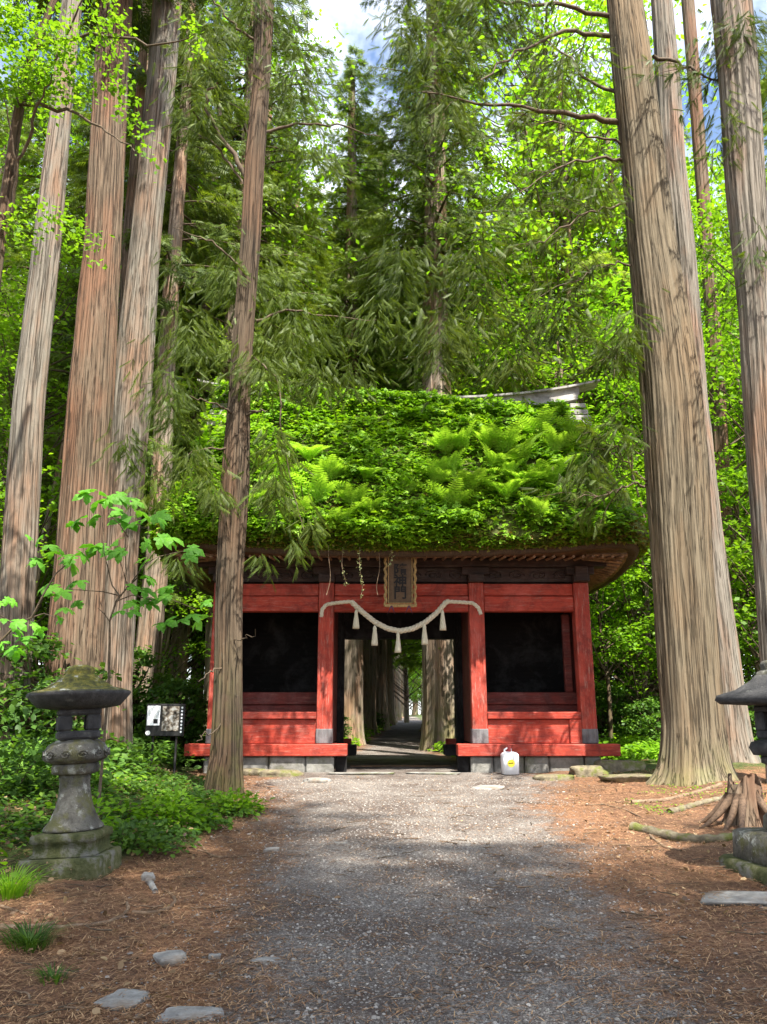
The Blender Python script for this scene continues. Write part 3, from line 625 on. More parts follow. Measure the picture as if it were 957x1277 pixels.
M['red_h'] = woodmat('red_painted_beam', (.38, .042, .022), (.47, .075, .042), (.20, .020, .013))
M['red_v'] = woodmat('red_painted_post', (.37, .045, .025), (.47, .08, .05), (.19, .022, .015), (30, 30, 3), wamt=.5)
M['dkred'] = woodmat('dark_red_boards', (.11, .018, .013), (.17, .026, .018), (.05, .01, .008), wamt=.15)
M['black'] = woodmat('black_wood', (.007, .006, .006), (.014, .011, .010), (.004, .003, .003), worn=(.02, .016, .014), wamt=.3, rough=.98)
M['blackred'] = woodmat('dark_carved_wood', (.035, .018, .015), (.07, .035, .025), (.015, .009, .008), worn=(.10, .085, .06), wamt=.5)
M['shoe'] = woodmat('grey_post_shoe', (.16, .155, .16), (.23, .22, .22), (.10, .09, .09), (30, 30, 4), worn=(.3, .2, .18), wamt=.3)
M['eave'] = woodmat('weathered_brown_wood', (.21, .115, .06), (.33, .19, .10), (.08, .045, .028), (12, 12, 4), worn=(.40, .27, .15))
M['ridgewood'] = woodmat('silver_ridge_boards', (.38, .36, .34), (.52, .50, .48), (.18, .16, .14), worn=(.25, .2, .16))
M['stone'] = basic('foundation_stone', [(.3, (.12, .115, .10)), (.55, (.23, .22, .20)), (.75, (.34, .33, .30))], 6, bs=.7, bd=.02, extra=[(2.5, .5, .68, (.10, .11, .04), None)])
M['lantern'] = basic('lantern_stone', [(.3, (.05, .046, .038)), (.5, (.135, .125, .105)), (.75, (.25, .24, .20))], 12, bs=.9, bd=.02, extra=[(5, .48, .6, (.12, .115, .045), None), (9, .56, .64, (.36, .36, .31), None), (3, .5, .62, (.04, .038, .032), None)])
M['lantern_dark'] = basic('lantern_dark_stone', [(.3, (.025, .025, .026)), (.6, (.06, .058, .058)), (.8, (.11, .105, .10))], 12, bs=.8, bd=.015, extra=[(7, .6, .7, (.16, .16, .14), None)])
M['lantern_moss'] = basic('mossy_lantern_stone', [(.3, (.035, .045, .014)), (.5, (.09, .095, .035)), (.75, (.20, .18, .11))], 10, bs=1, bd=.03, extra=[(5, .52, .62, (.17, .165, .14), None)])
M['capmoss'] = basic('yellow_green_moss', [(.3, (.035, .03, .015)), (.48, (.09, .09, .02)), (.6, (.20, .17, .03)), (.75, (.34, .34, .28))], 16, bs=1, bd=.02, extra=[(9, .58, .66, (.42, .43, .38), None)])
M['rock'] = basic('grey_rock', [(.3, (.14, .13, .12)), (.55, (.27, .26, .24)), (.8, (.40, .39, .36))], 8, bs=.7, bd=.01, extra=[(3, .5, .7, (.15, .10, .06), None)])
M['mossrock'] = basic('mossy_rock', [(.3, (.07, .06, .04)), (.5, (.17, .14, .09)), (.75, (.28, .25, .17))], 9, bs=.9, bd=.02, extra=[(5, .50, .62, (.11, .12, .025), None)])
M['root'] = basic('pale_root', [(.3, (.08, .05, .032)), (.6, (.22, .15, .095)), (.8, (.36, .27, .18))], 18, bs=.6)
M['bark_plain'] = basic('stump_root', [(.3, (.05, .032, .022)), (.6, (.15, .095, .06)), (.8, (.26, .18, .12))], 1, mapping=(30, 30, 30), bs=.9)
M['straw'] = basic('straw_rope', [(.3, (.42, .37, .27)), (.7, (.70, .64, .50))], 60, bs=.6, bd=.004)
M['tassel'] = basic('pale_tassel', [(.3, (.42, .38, .27)), (.7, (.68, .64, .50))], 1, mapping=(90, 90, 4), bs=.5, bd=.004)
M['thatch'] = basic('mossy_thatch', [(.3, (.03, .035, .012)), (.45, (.075, .085, .02)), (.6, (.12, .16, .025)), (.8, (.19, .14, .06))], 5, bs=1, bd=.05, extra=[(14, .55, .7, (.05, .03, .02), None)])
M['thatchcut'] = basic('cut_thatch_edge', [(.3, (.025, .017, .012)), (.6, (.085, .052, .03)), (.8, (.18, .12, .07))], 1, mapping=(60, 60, 8), bs=.9)
M['plain'] = basic('plain', [(0, (.5, .5, .5)), (1, (.5, .5, .5))])
def flat(name, c, rough=.6, var=.15, scale=14):
    return basic(name, [(.3, tuple(x * (1 - var) for x in c)), (.7, tuple(min(1, x * (1 + var)) for x in c))], scale, rough=rough, bs=.15, bd=.003)
M['gold'] = flat('old_gilt', (.30, .20, .08), .5, .5, 25); M['plaq'] = flat('brown_plaque_board', (.10, .062, .035), .6, .3); M['ink'] = flat('black_ink', (.012, .011, .012))
M['purple'] = flat('faded_purple_cloth', (.13, .06, .10), .8); M['white'] = flat('white_plastic', (.72, .73, .76), .4, .06); M['paper'] = flat('white_paper', (.78, .79, .82)); M['yellow'] = flat('yellow_sticker', (.80, .62, .04))
M['redcap'] = flat('dark_red_cap', (.25, .03, .03)); M['blackboard'] = flat('black_board', (.015, .014, .014)); M['relief'] = basic('grey_relief_photo', [(.38, (.02, .016, .014)), (.5, (.16, .13, .10)), (.6, (.36, .35, .33))], 14, bs=.1)

def text_geo(s, size, w_, thick=.004, vertical=False):
    """letters as a mesh lying in the x-z plane, facing -y, centred"""
    cu = bpy.data.curves.new('letters', 'FONT'); cu.body = '\n'.join(s) if vertical else s; cu.align_x = 'CENTER'; cu.align_y = 'CENTER'; cu.size = size; cu.extrude = thick; cu.space_line = .82; cu.offset = size * w_
    cu.resolution_u = 3
    o = bpy.data.objects.new('letters', cu); col.objects.link(o); dg = bpy.context.evaluated_depsgraph_get(); dg.update()
    me = bpy.data.meshes.new_from_object(o.evaluated_get(dg)); bpy.data.objects.remove(o); bpy.data.curves.remove(cu)
    me.transform(Matrix.Rotation(PI / 2, 4, 'X')); return me

# ------------------------------------------------------------------ the gate
GX, GB = .335, .58                      # centre line and soil level
YF, YM, YR = 15.0, 16.7, 18.4           # front, middle and rear row of posts
gate = empty('shrine_gate', (GX, YM, GB), label='red wooden shrine gate under a thatched roof overgrown with ferns', cat='shrine gate')
def part(name, boxes, mat, parent=None, **k):
    g = Geo(); po = parent or gate
    for (x0, x1, y0, y1, z0, z1) in boxes: g.box(x0, x1, y0 - YM, y1 - YM, z0 - GB, z1 - GB)
    o = g.build(name, mat, po, smoothf=False); return o
# posts with grey shoes
for yi, yy in enumerate((YF, YM, YR)):
    for xx in (-3.39, -1.41, 1.41, 3.39):
        mid = yi == 1 and abs(xx) < 2
        hw = .14
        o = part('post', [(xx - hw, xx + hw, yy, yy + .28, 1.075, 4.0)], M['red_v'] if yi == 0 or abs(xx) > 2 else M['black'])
        part('post_shoe', [(xx - hw - .008, xx + hw + .008, yy - .008, yy + .288, 1.075, 1.335)], M['shoe'], o)
for sx in (-1, 1):
    def bx(a, b_, *r_): return (min(sx * a, sx * b_), max(sx * a, sx * b_), *r_)
    part('door_post', [bx(1.145, 1.27, YM - .03, YM + .3, GB + .02, 4.0)], M['black'])
    part('door_jamb', [bx(1.272, 1.36, YF + .10, YM - .032, 1.08, 3.9)], M['dkred'])
    part('sill_beam', [bx(.985, 3.88, YF - .16, YF + .20, .865, 1.072)], M['red_h'])
    part('sill_beam', [bx(1.05, 3.7, YR, YR + .28, .865, 1.072)], M['red_h'])
    part('sill_beam', [bx(3.25, 3.53, YF + .203, YR - .003, .865, 1.070)], M['red_h'])
    part('sill_beam', [bx(.88, 1.22, YM - .25, YM + .32, .80, 1.0)], M['black'])
    part('sill_post', [bx(1.0, 1.2, YF + .02, YF + .2, GB - .02, .862)], M['black'])
    g = Geo(); x = 1.22
    while x < 3.5:
        w_ = random.uniform(.38, .8); w_ = min(w_, 3.56 - x); g.box(*sorted((sx * x, sx * (x + w_ - .012))), YF - .06 - YM + random.uniform(-.03, .02), YF + .26 - YM, -.12, .862 - GB, bev=.03); x += w_
    g.box(*sorted((sx * 1.3, sx * 3.5)), YF + .27 - YM, YR + .2 - YM, -.12, .84 - GB)
    g.build('foundation_stones', M['stone'], gate, smoothf=False)
    o = part('side_panel', [bx(1.552, 3.248, YF + .04, YF + .10, 1.073, 1.50)], M['red_h']); o['label'] = 'bright red lower panel'
    part('panel_cleat', [bx(3.03, 3.246, YF - .01, YF + .037, 1.074, 1.50)], M['red_h'])
    part('panel_rail', [bx(1.553, 3.247, YF - .02, YF + .16, 1.503, 1.63)], M['red_h'])
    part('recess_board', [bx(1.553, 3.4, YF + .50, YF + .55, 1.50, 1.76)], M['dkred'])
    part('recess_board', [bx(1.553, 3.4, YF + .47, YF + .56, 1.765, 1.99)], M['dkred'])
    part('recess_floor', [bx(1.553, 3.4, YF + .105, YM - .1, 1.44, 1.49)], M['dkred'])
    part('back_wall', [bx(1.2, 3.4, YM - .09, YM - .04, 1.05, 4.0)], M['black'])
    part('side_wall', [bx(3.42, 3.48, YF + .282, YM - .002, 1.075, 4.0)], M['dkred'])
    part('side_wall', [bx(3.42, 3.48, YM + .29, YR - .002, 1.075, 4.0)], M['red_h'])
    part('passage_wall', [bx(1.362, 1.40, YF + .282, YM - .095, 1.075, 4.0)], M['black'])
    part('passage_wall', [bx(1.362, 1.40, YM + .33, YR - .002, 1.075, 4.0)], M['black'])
    part('recess_frame', [bx(3.10, 3.24, YF + .46, YF + .58, 1.995, 3.46)], M['dkred'])
    part('lintel', [bx(1.553, 3.247, YF + .03, YF + .24, 3.462, 3.745)], M['red_h'])
    part('tie_beam', [bx(1.553, 3.247, YF + .06, YF + .22, 3.757, 3.985)], M['red_h'])
    part('lintel', [bx(1.553, 3.247, YR + .03, YR + .24, 3.462, 3.745)], M['red_h'])
part('lintel', [(-1.267, 1.267, YF + .03, YF + .24, 3.462, 3.745)], M['red_h'])
part('tie_beam', [(-1.267, 1.267, YF + .06, YF + .22, 3.757, 3.985)], M['red_h'])
part('lintel', [(-1.267, 1.267, YR + .03, YR + .24, 3.462, 3.745)], M['red_h'])
part('door_lintel', [(-1.142, 1.142, YM - .03, YM + .28, 3.11, 4.0)], M['black'])
part('threshold', [(-1.0, 1.0, YM - .06, YM + .08, GB - .02, GB + .025)], M['eave'])
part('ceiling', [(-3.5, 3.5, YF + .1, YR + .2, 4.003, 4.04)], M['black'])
# carved frieze under the eave: dark boards with scrolls in low relief, one panel over each bay
for x0, x1 in ((-3.24, -1.56), (-1.26, 1.26), (1.56, 3.24)):
    o = part('frieze_panel', [(x0, x1, YF + .10, YF + .16, 4.0, 4.30)], M['blackred'])
    g = Geo(); n_ = int((x1 - x0) / .42)
    for k in range(n_):
        cx = x0 + (k + .5) * (x1 - x0) / n_; a = np.linspace(0, 3.4 * PI, 22); rr = .11 * (1 - a / 13)
        sg = 1 if k % 2 else -1
        g.tube(np.stack([cx + sg * rr * np.cos(a) * 1.5, np.full(22, YF + .095 - YM), 4.15 - GB + rr * np.sin(a) * .8], -1), .014, 5)
    g.build('scroll_carving', M['blackred'], o)
part('wall_plate', [(-3.9, 3.9, YF - .02, YF + .24, 4.305, 4.46)], M['blackred'])
part('wall_plate', [(-3.9, 3.9, YR, YR + .26, 4.305, 4.46)], M['blackred'])
for sx in (-1, 1):
    part('wall_plate', [(sx * 3.39 - .12, sx * 3.39 + .12, YF - .12, YR + .4, 4.01, 4.30)], M['blackred'])
for xx in (-3.39, -1.41, 1.41, 3.39):
    o = part('bracket', [(xx - .15, xx + .15, YF - .10, YF + .27, 4.003, 4.15), (xx - .26, xx + .26, YF - .02, YF + .09, 4.152, 4.30)], M['blackred'])

# roof
RZ = np.array([4.36, 4.45, 4.62, 4.86, 5.16, 5.6, 6.1, 6.6, 7.1, 7.55, 7.9, 8.1])
RA = np.array([4.50, 4.62, 4.68, 4.64, 4.55, 4.42, 4.26, 4.16, 4.06, 3.98, 3.92, 3.86])
RB = np.array([2.58, 2.66, 2.72, 2.64, 2.45, 2.12, 1.78, 1.44, 1.08, .74, .46, .22])
def ringpt(u, v):
    r_ = (np.abs(u) ** 9 + np.abs(v) ** 9) ** (1 / 9); return u / r_, v / r_
def roof_pt(u, v, h):
    """u,v on the unit square's edge, h 0..1 from eave to ridge; relative to the gate's base"""
    u, v = ringpt(u, v); k = h * (len(RZ) - 1); ii = np.arange(len(RZ))
    a, b_, z = np.interp(k, ii, RA), np.interp(k, ii, RB), np.interp(k, ii, RZ)
    z = z + .26 * np.abs(u) ** 3.5 * np.abs(v) ** 3 * np.where(v < 0, 1, .2) * (1 - h) ** 2 + .12 * smooth(-v) * (1 - h) ** 2 - .05 * (1 - np.abs(u)) * (1 - h)
    p = np.stack([a * u, b_ * v, z - GB], -1)
    p = p + (n3(p, 1.3, 5) * .05 + n3(p, 4, 6) * .025)[..., None] * np.array([.3, .3, 1]) * smooth(h * 12)[..., None] if np.ndim(h) else p
    return p
def square_loop(n):
    q = np.linspace(-1, 1, n, endpoint=False)
    return np.concatenate([q, np.ones(n), -q, -np.ones(n)]), np.concatenate([-np.ones(n), q, np.ones(n), -q])
U, Vv = square_loop(48); nn_ = len(U)
hh = np.linspace(0, 1, 46)
RV = np.stack([roof_pt(U, Vv, np.full(nn_, h)) for h in hh])
g = Geo(); i = np.arange(len(hh) - 1)[:, None] * nn_; j = np.arange(nn_)[None]; j2 = (j + 1) % nn_
g.add(RV, np.stack([i + j, i + j2, i + nn_ + j2, i + nn_ + j], -1).reshape(-1, 4))
g.add(np.concatenate([RV[-1], [[0, 0, 8.15 - GB]]]), np.stack([np.arange(nn_), (np.arange(nn_) + 1) % nn_, np.full(nn_, nn_)], -1))
roof = g.build('roof', M['thatch'], gate)
# the cut lower edge and the soffit sloping up to the wall plates
r = np.random.default_rng(3)
g = Geo(); prof = [(1.0, 1.0, 4.36, 0), (.996, .994, 4.29, 0), (.98, .965, 4.26, .0), (.96, .935, 4.28, 0)]
rings = []
for fa, fb, z, _ in prof:
    p = roof_pt(U, Vv, 0.0); p = p.copy(); p[:, 0] *= fa; p[:, 1] *= fb; p[:, 2] += z - 4.36 + r.normal(size=nn_) * .008; rings.append(p)
rings = np.stack(rings); i = np.arange(len(prof) - 1)[:, None] * nn_
g.add(rings, np.stack([i + j, i + j2, i + nn_ + j2, i + nn_ + j], -1).reshape(-1, 4)[:, ::-1]); g.build('thatch_edge', M['thatchcut'], roof)
g = Geo(); p0 = rings[-1] + [0, 0, -.002]; p1 = p0.copy(); p1[:, 0] *= .76; p1[:, 1] *= .62; p1[:, 2] = 4.50 - GB
g.add(np.stack([p0, p1]), np.stack([j, j2, nn_ + j2, nn_ + j], -1).reshape(-1, 4)[:, ::-1])
for k in range(46):
    x = -4.0 + k * 8.0 / 45
    for s_, in ((-1,), (1,)): g.tube([(x, s_ * 2.42, 4.26 - GB + (.1 if s_ < 0 else 0)), (x, s_ * 1.6, 4.45 - GB)], .032, 4)
for k in range(26):
    y = -2.2 + k * 4.4 / 25
    for s_ in (-1, 1): g.tube([(s_ * 4.15, y, 4.24 - GB + (.2 * abs(y / 2.2) ** 3 if y < 0 else .02)), (s_ * 3.4, y, 4.43 - GB)], .032, 4)
g.build('eave_soffit', M['eave'], roof, smoothf=False)
# ridge: bowed silver boards with stacked ends
g = Geo()
def bow(x): return 8.02 - GB + .42 * np.abs(x / 4.45) ** 2.6
for (y0, y1, dz0, dz1, xe) in ((-.16, .16, .12, .30, 4.0), (-.24, .24, .30, .345, 4.45), (-.20, .20, .0, .115, 3.95)):
    xs_ = np.linspace(-xe, xe, 33); zz = bow(xs_); V = []
    for x, z in zip(xs_, zz): V += [(x, y0, z + dz0), (x, y1, z + dz0), (x, y1, z + dz1), (x, y0, z + dz1)]
    F = [(4 * k + q, 4 * k + (q + 1) % 4, 4 * k + 4 + (q + 1) % 4, 4 * k + 4 + q) for k in range(32) for q in range(4)] + [(0, 3, 2, 1), (128, 129, 130, 131)]
    g.add(V, F)
rc = g.build('ridge_cap', M['ridgewood'], roof, smoothf=False)
for sx in (-1, 1):
    g = Geo()
    for k, (zz, wy, wx) in enumerate(((7.55, .62, .40), (7.72, .50, .46), (7.89, .40, .40), (8.06, .34, .34))):
        g.box(sx * 3.9 - wx / 2, sx * 3.9 + wx / 2, -wy, wy, zz - GB, zz + .11 - GB)
    g.build('ridge_end', M['ridgewood'], roof, smoothf=False)
# gable boards
# plants on the roof
def roof_sample(n, hmin=0, hmax=1, front=.62, r=r):
    u = np.where(r.random(n) < front, r.uniform(-1, 1, n), np.nan); side = np.isnan(u)
    v = np.where(side, r.uniform(-1, 1, n), -1.0); u = np.where(side, np.where(r.random(n) < .5, 1.0, -1.0), u)
    h = r.uniform(hmin, hmax, n); p = roof_pt(u, v, h)
    nrm = np.stack([np.where(side, u, 0), np.where(side, 0, v), np.full(n, .55)], -1); nrm /= np.linalg.norm(nrm, axis=1)[:, None]
    return p, nrm, u, v, h
def leafcarpet(name, n, size, mat, label, cat, hmin, hmax, lift, tmpl, dens=None, parent=None, seed=1, front=.72):
    r_ = np.random.default_rng(seed); p, nr, u, v, h = roof_sample(n, hmin, hmax, front, r_)
    if dens is not None: k = r_.random(n) < dens(p, h, u); p, nr, h = p[k], nr[k], h[k]
    m_ = len(p); p = p + nr * (r_.random(m_) ** 1.5 * lift * smooth(h * 5 + .1) + .01)[:, None] * (1 + .8 * n3(p, 2.2, 9)[:, None].clip(-.9, 1.5))
    d = r_.normal(size=(m_, 3)) * [1, .6, .35] + [0, -.55, -.15]; up = nr * .5 + [0, -.1, .9] + r_.normal(size=(m_, 3)) * .35
    g = Geo(); g.scatter(*tmpl, p, frames(d, up), size * r_.uniform(.45, 1.7, m_)); o = g.build(name, mat, parent)
    if parent is None: o.location = gate.location; tag(o, label, cat, kind='stuff')
    return o
TRI = (np.array([(0, 0, 0), (.42, -.2, .03), (.85, -.12, -.03), (1, 0, -.08), (.85, .12, -.03), (.42, .2, .03), (.25, -.62, -.02), (.62, -.42, -.06), (.25, .62, -.02), (.62, .42, -.06)]),
       np.array([(0, 1, 2, 5), (2, 3, 4, 5), (0, 6, 7, 1), (0, 5, 9, 8)]))
leafcarpet('creeping_roof_plants', 62000, .088, M['roofleaf'], 'bright green leafy plants carpeting the thatched roof', 'roof plants', .05, 1, .20, TRI,
           lambda p, h, u: np.clip(1.1 * smooth((h - .10) / .16 + .45 * n3(p, 1.5, 21) + .25 * smooth((-p[:, 0] + 1) / 2)) * np.clip(.75 + .7 * n3(p, 3.0, 27), .15, 1), .06, 1) * (1 - .6 * smooth((p[:, 0] - 3.2) / .8)), seed=2)
leafcarpet('dry_roof_moss', 26000, .06, M['drymoss'], 'yellowing moss and dry stems among the roof plants', 'roof moss', .0, .8, .05, LEAF4, lambda p, h, u: smooth(1.3 - h * 3 + .7 * n3(p, 2.5, 4)), seed=4)
r_ = np.random.default_rng(44); n = 5200; x = r_.uniform(-4.0, 1.7, n); p = np.stack([x, -.25 - np.abs(r_.normal(size=n)) * .15, 8.02 - GB + .42 * np.abs(x / 4.45) ** 2.6 + r_.uniform(-.1, .42, n) * (1 + .5 * n2(x, x * 0, 2, 3)) * np.clip((2.0 - x) / 1.5, .2, 1)], -1)
d = r_.normal(size=(n, 3)) * [1, .6, .35] + [0, -.5, -.15]; g = Geo(); g.scatter(*TRI, p, frames(d, np.tile([0, -.4, .9], (n, 1)) + r_.normal(size=(n, 3)) * .35), (.08 * r_.uniform(.55, 1.6, n))); o = g.build('ridge_plants', M['roofleaf']); o.location = gate.location; tag(o, 'leafy plants growing up over the left part of the roof ridge', 'roof plants', kind='stuff')
leafcarpet('eave_moss', 26000, .035, M['roofleaf'], 'short bright moss on the eave of the roof', 'moss', .0, .16, .03, LEAF4, lambda p, h, u: smooth(.9 - h * 4 + .6 * n3(p, 3.5, 6)), seed=5)

def fern_geo(seed, nf=11, L=.55):
    r_ = np.random.default_rng(seed); g = Geo()
    for k in range(nf):
        az = k / nf * 2 * PI + r_.uniform(-.25, .25); l_ = L * r_.uniform(.75, 1.15); lean = r_.uniform(.35, .65); t = np.linspace(0, 1, 15)
        out = l_ * (lean * t + .35 * t ** 2.4); up = l_ * (.95 * t - .42 * t ** 2.4)
        ax = np.array([math.cos(az), math.sin(az), 0]); sd = np.array([-math.sin(az), math.cos(az), 0]); q = ax * out[:, None] + np.array([0, 0, 1.]) * up[:, None]
        g.tube(q, np.linspace(.006, .002, 15), 3, 0, cap=False)
        for i_ in range(2, 15):
            tt = t[i_]; wl = l_ * .26 * math.sin(PI * min(1, tt * .85 + .15)) ** .7 * (1 if i_ < 14 else .5); dq = q[i_] - q[i_ - 1]; dq = dq / np.linalg.norm(dq)
            for s_ in (-1, 1):
                a0 = q[i_] - dq * .016; a1 = q[i_] + dq * .016; tip = q[i_] + sd * s_ * wl + dq * wl * .35 + [0, 0, -.12 * wl]; md = (q[i_] + tip) / 2
                g.add([a0, md - dq * .016, tip, md + dq * .018, a1], [(0, 1, 2, 3)] if False else [(0, 1, 3, 4)]); g.add([md - dq * .016, tip, md + dq * .018], [(0, 1, 2)])
    return g
ferns = []
spots = [(395, 622, 1.1), (428, 655, .8), (457, 592, .8), (372, 640, .8), (356, 596, .8), (465, 636, .8), (345, 612, .7), (560, 632, 1.0), (566, 590, 1.0), (592, 612, 1.1), (612, 582, .9), (556, 560, 1), (582, 556, 1), (632, 618, 1.0), (664, 646, 1.0), (628, 560, 1.1), (655, 575, 1.1), (655, 604, 1.0),
         (690, 560, 1), (676, 540, 1), (712, 580, .9), (606, 555, .9), (718, 545, .9), (640, 594, .9), (708, 618, .8), (540, 600, .8), (410, 598, 1), (330, 630, .9), (385, 570, .9), (325, 590, .9), (440, 625, .8), (755, 630, .8), (735, 600, .7), (505, 610, .6), (690, 598, .9)]
fd = [fern_geo(s_).build('fern', M['fernleaf']) for s_ in (1, 2, 3)]
for o in fd[1:]: col.objects.unlink(o)
def on_roof(px, py):
    a, b_ = (px - 478.5) / 1000, (638.5 - py) / 1000; best = None
    for Y_ in np.linspace(13.9, 16.6, 110):
        q = P(px, py, Y_); zs = np.interp(YM - Y_, RB[2:][::-1], RZ[2:][::-1])
        if q[2] <= zs + .02: continue
        best = q
    for Y_ in np.linspace(13.9, 16.7, 200):
        q = P(px, py, Y_); 
        if q[2] < np.interp(YM - Y_, RB[2:][::-1], RZ[2:][::-1]): return q
    return best
for k, (px, py, s_) in enumerate(spots):
    o = fd[k % 3] if k < 3 else fd[k % 3].copy()
    if k != 0: col.objects.link(o)
    o.name = 'fern'
    q = on_roof(px, py + 12); o.location = (q[0], q[1] - .04, q[2] + .07); o.rotation_euler = (-.35 + .2 * math.sin(k * 3), 0, k * 1.7); o.scale = (s_ * 1.2, s_ * 1.2, s_ * 1.3)
    wh = 'left' if px < 480 else 'right'
    tag(o, 'bright shuttlecock fern growing on the %s half of the mossy roof' % wh, 'fern', 'ferns on the %s half of the roof' % wh)

# hanging vines at the eave
r = np.random.default_rng(9)
for k, (px, p0, p1, lf, lab) in enumerate([(428, 684, 730, 1, 'short leafy vine hanging from the eave left of the plaque, the outer of two'), (449, 682, 744, 2, 'long vine with pale leaves hanging from the eave just left of the plaque'), (410, 680, 742, 0, 'thin bare reddish tendril hanging from the eave over the left post'), (488, 686, 706, 1, 'short pale leafed vine hanging in front of the plaque'), (473, 690, 742, 0, 'bare curved tendril hanging close beside the plaque')]):
    n_ = 14; t_ = np.linspace(0, 1, n_); pts = np.array([P(px - 4 * math.sin(t * 5 + k) * t, p0 + (p1 - p0) * t, 14.02) for t in t_])
    rt = empty('hanging_vine', tuple(pts[0]), label=lab, cat='vine')
    g = Geo(); g.tube(pts - pts[0], .006, 4); g.build('stem', M['root'], rt)
    if lf:
        m_ = 26 * lf; q = pts[r.integers(1, n_, m_)] - pts[0] + r.normal(size=(m_, 3)) * .018
        g = Geo(); g.scatter(*LEAF4, q, frames(r.normal(size=(m_, 3)) + [0, -.4, -.3]), r.uniform(.03, .055, m_)); g.build('leaves', flat('pale_vine_leaf', (.42, .46, .20)), rt)

# plaque
pl = empty('name_plaque', (GX + .0 + (499.5 - 501.5) * .0145, 14.60, 3.49), label='upright brown wooden name plaque with gilt frame hung above the entrance', cat='plaque')
pl.rotation_euler = (math.radians(9), 0, 0)
H, W = .97, .60
g = Geo(); g.box(-W / 2 + .06, W / 2 - .06, -.015, .02, .06, H - .05); g.build('board', M['plaq'], pl, smoothf=False)
g = Geo()
for s_ in (-1, 1):
    zz = np.linspace(0, H + .02, 28); g.tube(np.stack([s_ * (W / 2 - .03 + .012 * np.sin(zz * 40)), np.full(28, -.02), zz], -1), .028, 6); g.tube([(s_ * (W / 2 - .085), -.03, .06), (s_ * (W / 2 - .085), -.03, H - .05)], .009, 6)
g.tube([(-W / 2 + .02, -.02, H), (W / 2 - .02, -.02, H)], .026, 6); g.tube([(-W / 2 + .08, -.03, H - .055), (W / 2 - .08, -.03, H - .055)], .009, 6); g.tube([(-W / 2 + .08, -.03, .065), (W / 2 - .08, -.03, .065)], .009, 6)
g.box(-W / 2 + .03, W / 2 - .03, -.03, .01, -.01, .05); g.build('frame', M['gold'], pl, smoothf=False)
me = text_geo('隨神門', .25, .022, .004, True); o = bpy.data.objects.new('lettering', me); col.objects.link(o); me.materials.clear(); me.materials.append(M['ink']); o.parent = pl; o.location = (0, -.024, H / 2 - .04)
for s_ in (-1, 1):
    g = Geo()
    for dx in (-.06, .05):
        cx = s_ * .16
        g.add([(cx - .018, -.03, .02), (cx + .018, -.03, .02), (cx + dx * 1.4, -.05, -.15), (cx - .018, -.012, .02), (cx + .018, -.012, .02)], [(0, 1, 2), (3, 2, 4), (0, 2, 3), (1, 4, 2)])
    g.build('ribbon', M['purple'], pl)

# straw rope with five tassels
rope_px = [(401, 769), (402, 760), (407, 754), (418, 752), (438, 750), (452, 763), (468, 776), (484, 784), (499, 787), (515, 784), (531, 776), (546, 763), (557, 750), (575, 751), (590, 752), (597, 758), (600, 766)]
rp = np.array([P(a, b_, 14.78) for a, b_ in rope_px]); base = rp[8].copy()
rt = empty('straw_rope', tuple(base), label='twisted straw rope sagging across the gate entrance with five pale tassels', cat='sacred rope')
s = np.linspace(0, 1, len(rp)); tt = np.linspace(0, 1, 240); q = np.stack([np.interp(tt, s, rp[:, k]) for k in range(3)], -1)
for _ in range(5): q[1:-1] = (q[:-2] + 2 * q[1:-1] + q[2:]) / 4
q -= base; dq = np.gradient(q, axis=0); dq /= np.linalg.norm(dq, axis=1)[:, None]; nrm = np.cross(dq, [0, 1, 0]); g = Geo()
px_ = np.abs(q[:, 0]); Rr_ = np.where(px_ < .9, .047, .033); ln_ = np.concatenate([[0], np.cumsum(np.linalg.norm(np.diff(q, axis=0), axis=1))])
for k in range(3):
    a = ln_ * 2 * PI / .22 + k * 2 * PI / 3; g.tube(q + (np.cos(a) * Rr_ * .5)[:, None] * nrm + (np.sin(a) * Rr_ * .5)[:, None] * np.array([[0, 1, 0]]), Rr_ * .62, 7)
g.build('rope', M['straw'], rt)
for (a, b_, c_) in [(444.5, 760, 784), (467.5, 780, 805), (496.5, 788, 814), (529.5, 778, 804), (552, 760, 786)]:
    p0 = P(a, b_, 14.76) - base; p1 = P(a, c_, 14.76) - base; h_ = p0[2] - p1[2]
    g = Geo(); g.lathe([(.008, 0), (.024, -.025), (.034, -.06), (.03, -.085), (.045, -h_ * .5), (.06, -h_ * .85), (.062, -h_), (.0, -h_ + .01)], 18, tuple(p0), wob=.006); g.build('tassel', M['tassel'], rt)

# canister
q = P(636.5, 965, 14.45); cz = float(gh(q[0], 14.45)) + .01
ca = empty('plastic_canister', (q[0], 14.45, cz), label='white plastic canister with a yellow sticker standing before the right foundation', cat='canister')
g = Geo(); g.lathe([(0, 0), (.12, 0), (.145, .012), (.148, .3), (.143, .33), (.115, .36), (.06, .375), (0, .376)], 40, power=5, wob=.003); g.build('body', M['white'], ca)
g = Geo(); g.tube([(-.085, 0, .35), (-.08, 0, .41), (-.03, 0, .435), (.02, 0, .42), (.03, 0, .365)], .017, 8); g.build('handle', M['white'], ca)
g = Geo(); g.lathe([(0, .50), (.012, .498), (.016, .47), (.033, .46), (.036, .40), (.038, .365)], 16, (-.005, .0, 0)); g.build('cap', M['redcap'], ca)
g = Geo(); a = np.linspace(0, 2 * PI, 29)[:-1]; g.add(np.concatenate([np.stack([.062 * np.cos(a), np.full(28, -.1525), .19 + .062 * np.sin(a)], -1), [[0, -.1525, .19]], ]), [(k, (k + 1) % 28, 28) for k in range(28)]); g.build('sticker', M['yellow'], ca)
g = Geo(); g.add([(-.045, -.1545, .182), (.04, -.1545, .186), (.04, -.1545, .2), (-.045, -.1545, .2)], [(0, 1, 2, 3)]); g.build('print', M['ink'], ca)

